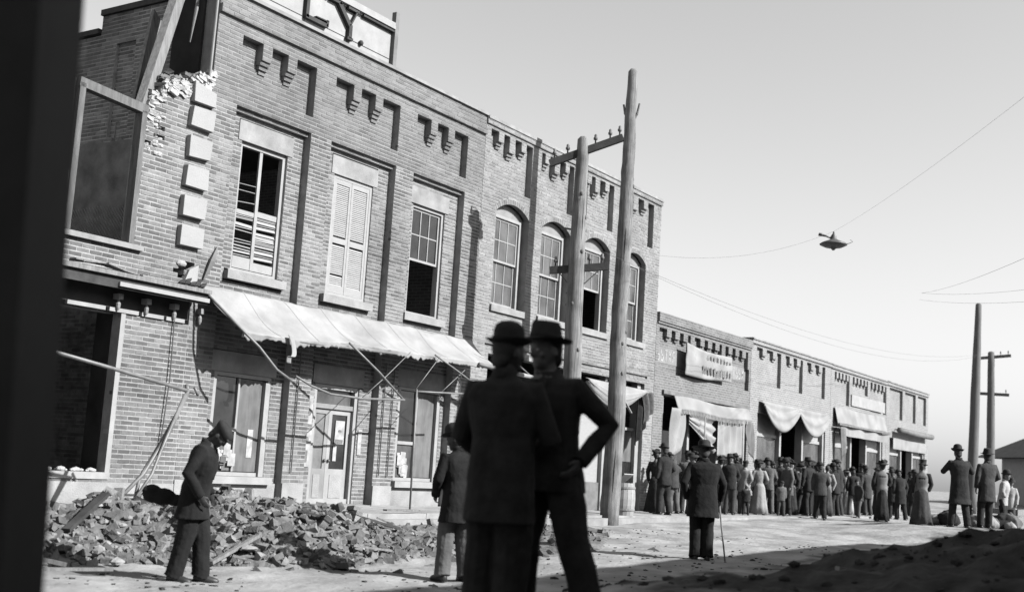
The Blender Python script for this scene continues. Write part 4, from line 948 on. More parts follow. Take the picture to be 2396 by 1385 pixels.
for k in range(9):
    b_ = MB(); fx = random.choice((.5, .62, .8, 1, 1, 1)); b_.hexa(chunk_pts(.103*fx, .05, .032, .13)); me = b_.mesh('loose_brick'); me.materials.append(MATS['rubble_brick']); BM.append(me)
whole = []; frags = []
for k in range(9200):
    x = random.uniform(6.8, 20.0); y = random.uniform(8.1, 12.5); p = pile(x, y); ed = lerp_tab(FRONT, x)
    if p < .02 and not (ed-.6 < y < ed+.3 and random.random() < .07): continue
    if x > 13.0 and random.random() < min(.9, (x-12.4)*.55): continue
    if k % 9 == 0: whole.append((x, y))
    else: frags.append((x, y))
whole.sort(key=lambda q: (q[0]*h_f.x+q[1]*h_f.y)+(0 if q[0] < 14 else 3))
stuff = MB()
for i, (x, y) in enumerate(whole):
    z = hpf((x-6.6)/13.6, (y-8.0)/4.6)[2]; R_ = (random.gauss(0, .4), random.gauss(0, .4), random.uniform(0, 6.28)); sc = random.uniform(.8, 1.12)
    if i < 300:
        o = bpy.data.objects.new('loose_brick', random.choice(BM)); C.objects.link(o); o.location = (x, y, z+.004); o.rotation_euler = R_; o.scale = (sc, sc, sc)
        tag(o, 'loose fallen brick lying in the rubble heap along the curb', 'brick', 'loose bricks on the rubble heap')
    else: M_ = Euler(R_).to_matrix(); stuff.hexa([M_ @ p+Vector((x, y, z+.004)) for p in chunk_pts(.1, .05, .032, .15)])
for (x, y) in frags:
    z = hpf((x-6.6)/13.6, (y-8.0)/4.6)[2]; q = random.choice((.012, .018, .025, .03, .045)); M_ = Euler((random.gauss(0, .7), random.gauss(0, .7), random.uniform(0, 6.28))).to_matrix()
    stuff.hexa([M_ @ p+Vector((x, y, z+q*.2)) for p in chunk_pts(q*random.uniform(1, 1.9), q, q*.7, .35)])
dust = MB()
for k in range(1500):
    x = random.uniform(6.8, 15.0); y = random.uniform(8.6, 12.4)
    if pile(x, y) < .03: continue
    z = hpf((x-6.6)/13.6, (y-8.0)/4.6)[2]; q = random.choice((.015, .02, .03, .045, .06)); i0 = len(dust.v); c_ = Vector((x, y, z)); dust.ell(c_, q*random.uniform(.9, 1.6), q, q*.6, None, 6, 5); dust.v[i0:] = [tuple(c_+(Vector(p)-c_)*random.uniform(.7, 1.2)) for p in dust.v[i0:]]
tag(dust.build('mortar_debris', 'mortar_lump'), 'crumbled mortar and plaster lumps among the fallen bricks', kind='stuff')
for k in range(9):
    x = random.uniform(7.2, 13.6); y = random.uniform(9.9, 11.9); t = random.uniform(-.7, .7); L_ = random.uniform(.35, 1.1); z = rz_(x, y)
    tag(MB().beam((x, y, z+.05), (x+L_*math.cos(t), y+L_*math.sin(t), rz_(x+L_*math.cos(t), y+L_*math.sin(t))+.07), random.uniform(.05, .10), random.uniform(.02, .05)).build('broken_timber', random.choice(('old_wood', 'dark_wood', 'frame_wood'))), 'broken piece of timber sticking out among the fallen bricks', 'timber', 'broken timbers in the rubble')
tag(stuff.build('brick_debris', 'rubble_brick'), 'mass of smaller broken bricks spread over the rubble heap', kind='stuff')
def lump(name, m, lab, cat, c, rx, ry, rz, seed):
    b_ = MB(); b_.ell((0, 0, 0), rx, ry, rz, None, 8, 5); r_ = random.Random(seed); b_.xf(lambda p: p*r_.uniform(.72, 1.15))
    o = b_.build(name, m, None, smooth=False); o.location = c; tag(o, lab, cat); return o
lump('plaster_lump', 'sheet', 'round white lump of plaster beside the capped walker', 'plaster', (9.32, 10.0, .17), .09, .08, .07, 1)
lump('plaster_lump', 'sheet', 'flat white slab of plaster on the rubble heap', 'plaster', (9.98, 9.98, .13), .13, .08, .03, 4)
lump('plaster_lump', 'stone', 'upper pale stone low on the heap behind the capped walker', 'stone', (8.55, 10.75, .08), .08, .07, .06, 7)
lump('plaster_lump', 'stone', 'lower pale stone at the foot of the heap behind the capped walker', 'stone', (8.6, 10.5, -.02), .09, .07, .05, 9)
for k, (x, y, lab) in enumerate(((8.0, 11.5, 'slab of still mortared brickwork at the top of the heap by the empty shop opening'), (11.5, 10.2, 'tilted slab of mortared brickwork in the middle of the heap'), (12.6, 10.8, 'broken corner of brickwork near the low end of the heap'))):
    ch = thing('wall_chunk', lab, 'brickwork', (x, y, rz_(x, y)+.02)); ch.rotation_euler = (random.uniform(.3, .9), random.uniform(-.4, .4), random.uniform(0, 3))
    for r in range(4):
        for c in range(3-(r % 2)-(r == 3)): MB().box((c+.5*(r % 2))*.215-.3, (c+.5*(r % 2))*.215-.095, -.05, .05, r*.07-.12, r*.07-.064).build('brick', 'rubble_brick', ch)
    MB().box(-.29, .22, -.042, .042, -.115, .08).build('mortar', 'mortar_soot', ch)
for k, (a, b, lab) in enumerate((((11.2, 9.5, .18), (11.75, 9.35, .12), 'pale splintered lath lying on the rubble near the man in light trousers'), ((14.2, 11.6, .34), (14.7, 11.2, .1), 'stick leaning out of the rubble by the thin awning post'), ((15.0, 12.1, .42), (15.8, 12.05, .42), 'plank end lying on the sidewalk edge'), ((9.6, 11.9, .6), (11.2, 11.6, .62), 'long dark plank on top of the heap under the fallen pipes'), ((10.3, 9.9, .14), (10.75, 9.75, .2), 'short pale batten low on the rubble heap'))):
    tag(MB().beam(a, b, .09 if k != 1 else .04, .025).build('plank', 'old_wood' if k != 3 else 'dark_wood'), lab, 'plank')
tag(MB().beam((9.52, 3.08, .60), (9.80, 2.92, .54), .05, .03).build('white_stick', 'sheet'), 'short white stick on the earth mound darkened with painted shade', 'stick')
# clods on the spoil
cl = MB()
for k in range(4200):
    x = random.uniform(6, 18); y = random.uniform(.5, 7.6)
    if random.random() > .12+mound(x, y)*1.2 or (x < 8.2 and y < 5): continue
    s_ = random.choice((.008, .008, .012, .012, .018, .025, .04)); z = gz(x, y)
    i0 = len(cl.v); cl.ell((x, y, z), s_*random.uniform(.9, 1.6), s_*random.uniform(.9, 1.6), s_*.7, None, 7, 5)
    cl.v[i0:] = [tuple(Vector((x, y, z))+(Vector(q)-Vector((x, y, z)))*random.uniform(.75, 1.2)) for q in cl.v[i0:]]
for k in range(1300):
    x = random.uniform(5.5, 22); y = random.uniform(6.0, 11.8); s_ = random.choice((.005, .006, .008, .011, .016)); z = gz(x, y)
    if pile(x, y) > .02 or N(x*.8, y*.8, 4) < -.05: continue
    cl.hexa([p+Vector((x, y, z+s_*.2)) for p in chunk_pts(s_*1.4, s_, s_*.5, .4)])
tag(cl.build('earth_clods', 'dark_earth'), 'scattered clods on the dug up earth', kind='stuff')

# ================================================================== people
def ring(z, rx, ry, yo=0, n=18, p=2.3, xo=0):
    out = []
    for j in range(n):
        t = 2*math.pi*j/n; c, s_ = math.cos(t), math.sin(t)
        out.append(Vector((xo+rx*math.copysign(abs(c)**(2/p), c), yo+ry*math.copysign(abs(s_)**(2/p), s_), z)))
    return out
def hat_mesh(kind, M, tilt=0.0):
    """hats sit with their brim line at z=0, front +y"""
    h = MB()
    if kind == 'derby':
        h.lathe([(.115, -.012), (.150, .004), (.155, .012), (.112, .008), (.104, .03), (.102, .075), (.088, .115), (.055, .138), (.015, .146)], 0, 0, 24, lambda p, t: Vector((p.x*.92, p.y*1.12, p.z+(.022*abs(math.cos(t))**2 if math.hypot(p.x, p.y) > .12 else 0))))
    elif kind == 'fedora':
        h.lathe([(.115, -.012), (.165, -.006), (.170, .0), (.112, .008), (.103, .035), (.096, .10), (.085, .125), (.05, .118), (.015, .105)], 0, 0, 24, lambda p, t: Vector((p.x*.94*(1-.10*max(0, math.sin(t))*(p.z > .06)), p.y*1.12, p.z-.018*max(0, math.sin(t))*(math.hypot(p.x, p.y) > .13)+.015*abs(math.cos(t))*(math.hypot(p.x, p.y) > .13))))
    elif kind == 'wide':
        h.lathe([(.115, -.012), (.195, -.004), (.2, .002), (.112, .008), (.105, .03), (.100, .085), (.08, .115), (.015, .118)], 0, 0, 24, lambda p, t: Vector((p.x*.95, p.y*1.08, p.z+.012*math.cos(2*t)*(math.hypot(p.x, p.y) > .13))))
    elif kind == 'cap':
        h.lathe([(.098, -.03), (.104, -.01), (.112, .02), (.110, .04), (.094, .062), (.05, .078), (.012, .082)], 0, 0, 24, lambda p, t: Vector((p.x*.92, p.y*1.14-.004, p.z-.035*max(0, p.y)/.11+.012*max(0, -p.y)/.11)))
        h.loft([[Vector((.085*math.cos(t), .10+.0*math.sin(t), -.012)) for t in [math.pi*k/8 for k in range(9)]]+[Vector((-.08+.02*k, .09, -.02)) for k in range(9)], [Vector((.092*math.cos(t), .105+.05*math.sin(t), -.035)) for t in [math.pi*k/8 for k in range(9)]]+[Vector((-.08+.02*k, .10, -.035)) for k in range(9)]])
    elif kind == 'lady':
        h.lathe([(.12, -.01), (.19, .005), (.195, .015), (.125, .02), (.125, .07), (.10, .10), (.02, .11)], 0, 0, 24, lambda p, t: Vector((p.x, p.y*1.05, p.z+.05*math.sin(t+1.0)*(math.hypot(p.x, p.y) > .16))))
        for k in range(7): h.ell((.09-.05*k*.6, -.05-.03*k*.4, .10+.02*math.sin(k)), .05, .05, .045, None, 8, 6)
    elif kind == 'tall':
        h.lathe([(.11, -.01), (.15, .0), (.15, .012), (.10, .012), (.098, .13), (.105, .17), (.015, .172)], 0, 0, 20)
    return h
def person(lab, loc, face, h=1.72, pants='dark_cloth', coat='dark_cloth', hat='derby', hatm='felt', lean=0, hpitch=0, hyaw=0, hatroll=0,
           armL=None, armR=None, feet=((-.10, 0), (.10, .03)), hem=.74, flare=1.0, woman=False, child=False, skin='skin', vox=.02, fat=1.0, group=None, buttons=False, knee=.04, twist=0, collar=True, toes=(8, 8), cat='person', tilt=0, baggy=1.2, hs=1.0):
    s = h/1.75; root = thing('person', lab, cat, loc, group, rad(face)-math.pi/2)
    la = rad(lean)
    def bend(p, k=1.0):
        p = Vector(p); zz = p.z-.93
        if zz > -.12 and la:
            t = min(1, (zz+.12)/.3)*la*k; c, s_ = math.cos(t), math.sin(t); y, z = p.y, p.z-.93
            p = Vector((p.x, y*c+z*s_, .93+z*c-y*s_))
        if zz > 0 and tilt: p.x += tilt*zz*min(1, zz/.3)
        return p*s
    AL = armL or ((-.245, -.03, 1.16), (-.235, .05, .91)); AR = armR or ((.245, -.03, 1.16), (.235, .05, .91))
    nk = Vector((0, .0, 1.49)); Rh = Matrix.Rotation(rad(hyaw), 3, 'Z') @ Matrix.Rotation(rad(-hpitch), 3, 'X')
    def hd(p): return bend(nk+Rh @ Vector(p), 1.0)
    # --- body: one surface, head with face, neck, trunk, arms with hands, legs
    B = MB()
    hb = MB(); hb.ell((0, .015, .15), .078, .098, .118, None, 16, 11); hb.ell((0, .045, .075), .055, .06, .058, None, 12, 8); hb.ell((0, .105, .128), .014, .02, .028, None, 8, 6); hb.ell((0, .112, .112), .018, .018, .012, None, 8, 6)
    hb.ell((0, .092, .172), .055, .018, .012, None, 10, 6); hb.ell((0, .092, .078), .026, .012, .008, None, 8, 6); hb.ell((0, .083, .045), .025, .02, .018, None, 8, 6)
    for sx in (-1, 1): hb.ell((sx*.082, .0, .13), .011, .022, .034, None, 8, 6); hb.ell((sx*.048, .075, .115), .022, .018, .02, None, 8, 6)
    hb.tube([(0, -.012, -.06), (0, -.004, .03), (0, .0, .09)], [.06, .055, .054], 12); hb.xf(hd); B.v, B.f = hb.v, hb.f
    tr = MB(); tr.loft([ring(z, rx*fat, ry*fat, yo) for z, rx, ry, yo in ((.84, .135, .10, 0), (.95, .15, .105, 0), (1.08, .13, .095, 0), (1.25, .155, .105, 0), (1.38, .17, .095, 0), (1.45, .11, .07, 0), (1.5, .055, .05, 0))]).xf(bend)
    o_ = len(B.v); B.v += tr.v; B.f += [tuple(i+o_ for i in f) for f in tr.f]
    hands = []
    for sx, (e, w_) in ((-1, AL), (1, AR)):
        sh = bend((sx*.175, 0, 1.40)); e = bend(e); w_ = bend(w_)
        B.tube([sh, e, w_], [.05*s, .042*s, .03*s], 10); d = (w_-e).normalized(); hands.append((w_, d, sx))
        side = d.cross(Vector((0, 0, 1)))
        side = (Vector((0, 1, 0))-d*d.y).normalized() if abs(d.z) > .6 else side.normalized()   # thumb side faces forward
        nrm = d.cross(side).normalized()
        if nrm.x*sx > 0: nrm = -nrm                                            # palm turned to the body
        pc = w_+d*.045*s
        Rm = Matrix((side, nrm, d)).transposed(); B.ell(pc, .040*s, .016*s, .055*s, Rm, 10, 7)
        for k in range(4):
            ln = (.068, .078, .074, .058)[k]*s; b0_ = w_+d*.075*s+side*(.027-.018*k)*s
            B.tube([b0_, b0_+d*ln*.5+nrm*.006*s, b0_+d*ln*.85+nrm*.026*s, b0_+d*ln+nrm*.042*s], [.0095*s, .009*s, .0085*s, .007*s], 7)
        t0 = w_+d*.025*s+side*.03*s; B.tube([t0, t0+side*.022*s+d*.025*s+nrm*.01*s, t0+side*.024*s+d*.055*s+nrm*.022*s], [.012*s, .0105*s, .008*s], 7)
    legs = []
    for (fx, fy), sx in zip(feet, (-1, 1)):
        hip = Vector((sx*.085, 0, .90))*s; an = Vector((fx, fy, .085))*s; kn = hip.lerp(an, .5)+Vector((0, knee, 0))*s; legs.append((hip, kn, an)); B.tube([hip, kn, an, an-Vector((0, 0, .05))*s], [.075*s, .052*s, .04*s, .04*s], 10)
    body = B.build('body', skin, root, smooth=True, voxel=vox*.62, sm=2)
    # eyes and hair
    if vox < .015:
        for sx in (-1, 1): MB().ell(hd((sx*.033, .094, .145)), .013*s, .010*s, .009*s, None, 10, 7).build('eye', 'button', root, smooth=True)
    hr = MB(); hr.ell((0, -.018, .165), .083, .095, .112, None, 16, 10)
    if woman: hr.ell((0, -.08, .15), .07, .06, .07, None, 12, 8)
    hr.ell((0, -.055, .09), .068, .045, .06, None, 12, 8); hr.xf(hd); hr.build('hair', 'hair', root, smooth=True, voxel=max(.012, vox*.6), sm=2)
    # --- coat or bodice with sleeves
    K = MB(); cz = hem; f = fat
    if woman: secs = [(.98, .15, .115, 0), (1.06, .125, .10, 0), (1.2, .155, .125, .01), (1.32, .175, .125, .01), (1.42, .15, .085, 0), (1.47, .07, .06, 0)]
    else: secs = [(cz, .185*f*flare, .145*f*flare, -.005), (cz+.12, .178*f*flare**.6, .138*f, 0), (1.0, .168*f, .132*f, .005), (1.12, .162*f, .128*f, .008), (1.26, .185*f, .14*f, .005), (1.36, .198*f, .128*f, -.005), (1.425, .175*f, .098*f, -.012), (1.465, .105, .075, -.01), (1.50, .07, .065, -.008)]
    ck = MB(); ck.loft([ring(z, rx, ry, yo, 20, 2.5) for z, rx, ry, yo in secs]).xf(bend); K.v, K.f = ck.v, ck.f
    for sx, (e, w_) in ((-1, AL), (1, AR)):
        sh = bend((sx*.165*f**.5, -.005, 1.405)); e_ = bend(e); w2_ = bend(w_); m1_ = sh.lerp(e_, .5); m2_ = e_.lerp(w2_, .5)
        K.tube([bend((sx*.10, -.005, 1.40)), sh, m1_, e_, m2_, w2_+(w2_-e_).normalized()*.01], [.06*s, .078*s, .069*s, .064*s, .058*s, .052*s], 12)
    coat_o = K.build('coat' if not woman else 'bodice', coat, root, smooth=True, voxel=vox*.75, sm=3)
    if collar and not woman:
        cm = MB(); n_ = 14; r0, r1 = [], []
        for j in range(n_): t = 2*math.pi*j/n_; r0.append(bend((.078*math.cos(t), -.008+.074*math.sin(t), 1.455-.03*max(0, math.sin(t))))); r1.append(bend((.068*math.cos(t), -.012+.068*math.sin(t), 1.53-.05*max(0, math.sin(t)))))
        cm.loft([r0, r1], False).build('collar', coat, root, smooth=True, solid=.012*s)
        if vox < .015:
            for sx in (-1, 1):
                lp = MB(); lp.grid(lambda u, v: bend((sx*(.018+.075*u*(1-v)+.02*v), .128*fat-.055*v*v+.012-.03*u+.02*(1-v)*0, 1.12+.33*v)), 4, 10); lp.build('lapel', coat, root, smooth=True, solid=.012)
    if buttons:
        for zz in (1.36, 1.28, 1.10, .98): MB().ell(bend((.012, .152*fat, zz)), .013*s, .007*s, .013*s, None, 8, 5).build('button', 'button', root, smooth=True)
    # --- trousers or skirt
    if woman:
        sk = MB(); rs = []
        for z, r, in ((1.02, .13), (.9, .18), (.6, .22), (.3, .265), (.03, .31)):
            rs.append([bend((r*flare*math.cos(t)*(1+.05*math.sin(9*t)*(1.02-z)), r*flare*.92*math.sin(t)*(1+.05*math.sin(9*t)*(1.02-z))-.02*(1-z), z)) for t in [2*math.pi*j/48 for j in range(48)]])
        sk.loft(rs).build('skirt', pants, root, smooth=True)
    else:
        T = MB(); tk = MB(); tk.loft([ring(z, rx*f, ry*f) for z, rx, ry in ((.80, .13, .10), (.88, .165, .125), (.98, .16, .12), (1.04, .15, .115))]).xf(lambda p: p*s); T.v, T.f = tk.v, tk.f
        for hip, kn, an in legs: T.tube([hip+Vector((0, 0, .06))*s, hip, hip.lerp(kn, .5), kn, kn.lerp(an, .55), an+Vector((0, .0, .0))*s, an-Vector((0, .012, .04))*s], [.09*s, .104*s*f, .092*s*baggy**.7, .074*s*baggy, .068*s*baggy, .068*s*baggy, .074*s*baggy], 12)
        T.build('trousers', pants, root, smooth=True, voxel=vox*.75, sm=3)
    for (hip, kn, an), ta, (fx, fy) in zip(legs, toes, feet):
        a_ = rad(ta)*(-1 if fx > 0 else 1); sh = MB()
        sh.loft([[Vector((x_, y_, z_)) for x_, z_ in ((-w_/2, 0), (w_/2, 0), (w_/2*1.02, hh*.5), (w_/2*.7, hh), (-w_/2*.7, hh), (-w_/2*1.02, hh*.5))] for y_, w_, hh in ((-.075, .05, .07), (-.055, .07, .10), (.0, .078, .105), (.07, .09, .075), (.14, .088, .055), (.185, .06, .04), (.2, .03, .025))])
        R_ = Matrix.Rotation(a_, 3, 'Z'); sh.xf(lambda p: (R_ @ p)*s+Vector((an.x, an.y, -.01))); sh.build('shoe', 'leather', root, smooth=True)
    if hat:
        H = hat_mesh(hat, hatm); Rr = Matrix.Rotation(rad(hatroll), 3, 'Y') @ Matrix.Rotation(rad(6), 3, 'X')
        H.xf(lambda p: hd(Rr @ (p*hs)+Vector((0, .0, .205)))); ho = H.build('hat', hatm, root, smooth=True)
        if hat in ('fedora', 'derby', 'wide'):
            MB().lathe([(.108, .008), (.111, .008), (.108, .036), (.105, .036)], 0, 0, 22, lambda p, t: Vector((p.x*.95, p.y*1.12, p.z))).xf(lambda p: hd(Rr @ (p*hs)+Vector((0, .0, .205)))).build('hat_band', 'black_cloth', root, smooth=True)
    return root
# --- the two men talking close by
person('man with his back turned in dark coat and round hat, talking to another', (5.82, 3.86, gz(5.82, 3.86)-.01), 14, 1.72, 'dark_cloth', 'dark_cloth', 'derby', lean=2, hpitch=4, hyaw=-28, hatroll=2, armL=((-.285, .04, 1.13), (-.20, .22, 1.02)), armR=((.27, .08, 1.13), (.12, .28, 1.06)), feet=((-.105, .02), (.095, -.02)), hem=.63, flare=1.0, vox=.011, fat=1.15, skin='dark_skin', baggy=1.55, tilt=-.03, hs=.90)
person('man in buttoned dark jacket and felt hat with hand on hip, facing the other talker', (6.33, 3.85, gz(6.33, 3.85)-.01), 184, 1.77, 'dark_cloth', 'dark_cloth', 'fedora', lean=1, hpitch=3, hyaw=-24, armL=((-.345, -.13, 1.19), (-.235, .05, .97)), armR=((.25, -.02, 1.17), (.22, .12, .93)), feet=((-.34, .02), (.10, .10)), hem=.78, flare=1.12, vox=.011, fat=1.12, skin='face_skin', buttons=True, baggy=1.38, tilt=.07, hs=.92)
# --- man in flat cap walking by the rubble
person('man in flat cap and dark overcoat walking head down past the rubble', (8.47, 9.29, -.09), -58, 1.62, 'jet_cloth', 'jet_cloth', 'cap', lean=11, hpitch=40, armL=((-.26, -.05, 1.14), (-.22, .12, .93)), armR=((.26, -.06, 1.14), (.21, .13, .92)), feet=((-.08, .13), (.09, -.11)), hem=.66, flare=1.13, vox=.013, fat=1.12, skin='dark_skin', knee=.03, baggy=1.42)
bg_ = MB(); bg_.ell((0, -.15, .0), .09, .10, .095, None, 14, 9).ell((.01, -.03, -.02), .085, .13, .085, None, 14, 9).ell((0, .10, -.05), .06, .10, .06, None, 12, 8).ell((0, .20, -.08), .04, .08, .045, None, 10, 7); bg_.xf(lambda p: p*(1+.12*N(p.x*14, p.y*14, p.z*14)))
bgo = bg_.build('bundle', 'jet_cloth', None, smooth=True, voxel=.011, sm=2); bgo.location = (8.31, 9.51, .74); bgo.rotation_euler = (0, 0, rad(-58)-math.pi/2); tag(bgo, 'dark bundle carried under the coat tail of the capped walker', 'bundle')
# --- man in light trousers
person('man in dark jacket and light trousers behind the two talkers', (10.95, 7.80, -.045), 66, 1.66, 'grey_cloth', 'jet_cloth', 'derby', lean=8, hpitch=14, hyaw=38, hatroll=-6, armL=((-.27, .02, 1.14), (-.20, .20, .98)), armR=((.26, .04, 1.14), (.16, .24, 1.02)), feet=((-.14, .04), (.13, -.02)), hem=.66, flare=1.16, vox=.014, fat=1.12, skin='dark_skin', baggy=1.38)
# --- man with the cane
cz_ = gz(16.24, 7.24)
person('stout man in dark suit and wide hat seen from behind, leaning on a cane', (16.24, 7.24, cz_-.01), 35, 1.66, 'jet_cloth', 'jet_cloth', 'wide', lean=3, hpitch=12, armL=((-.33, -.10, 1.14), (-.24, .06, .92)), armR=((.30, .0, 1.16), (.30, .16, .92)), feet=((-.10, .0), (.09, -.02)), hem=.64, flare=1.08, vox=.015, fat=1.26, skin='dark_skin', baggy=1.3)
cn_ = thing('walking_cane', 'thin pale walking cane in the hand of the stout man in the wide hat', 'cane', (16.45, 6.96, gz(16.45, 6.96)))
hx = Vector((16.24, 7.24, cz_))+Vector((.30*.95*.574+.24*.95*.819, -.30*.95*.819+.24*.95*.574, .78))-Vector((16.45, 6.96, gz(16.45, 6.96)))
MB().tube([(0, 0, 0), hx], [.011, .014], 8).build('shaft', 'old_wood', cn_, smooth=True); MB().tube([hx, hx+Vector((-.01, .01, .05)), hx+Vector((-.05, .05, .06)), hx+Vector((-.07, .07, .03))], .013, 8).build('handle', 'old_wood', cn_, smooth=True)
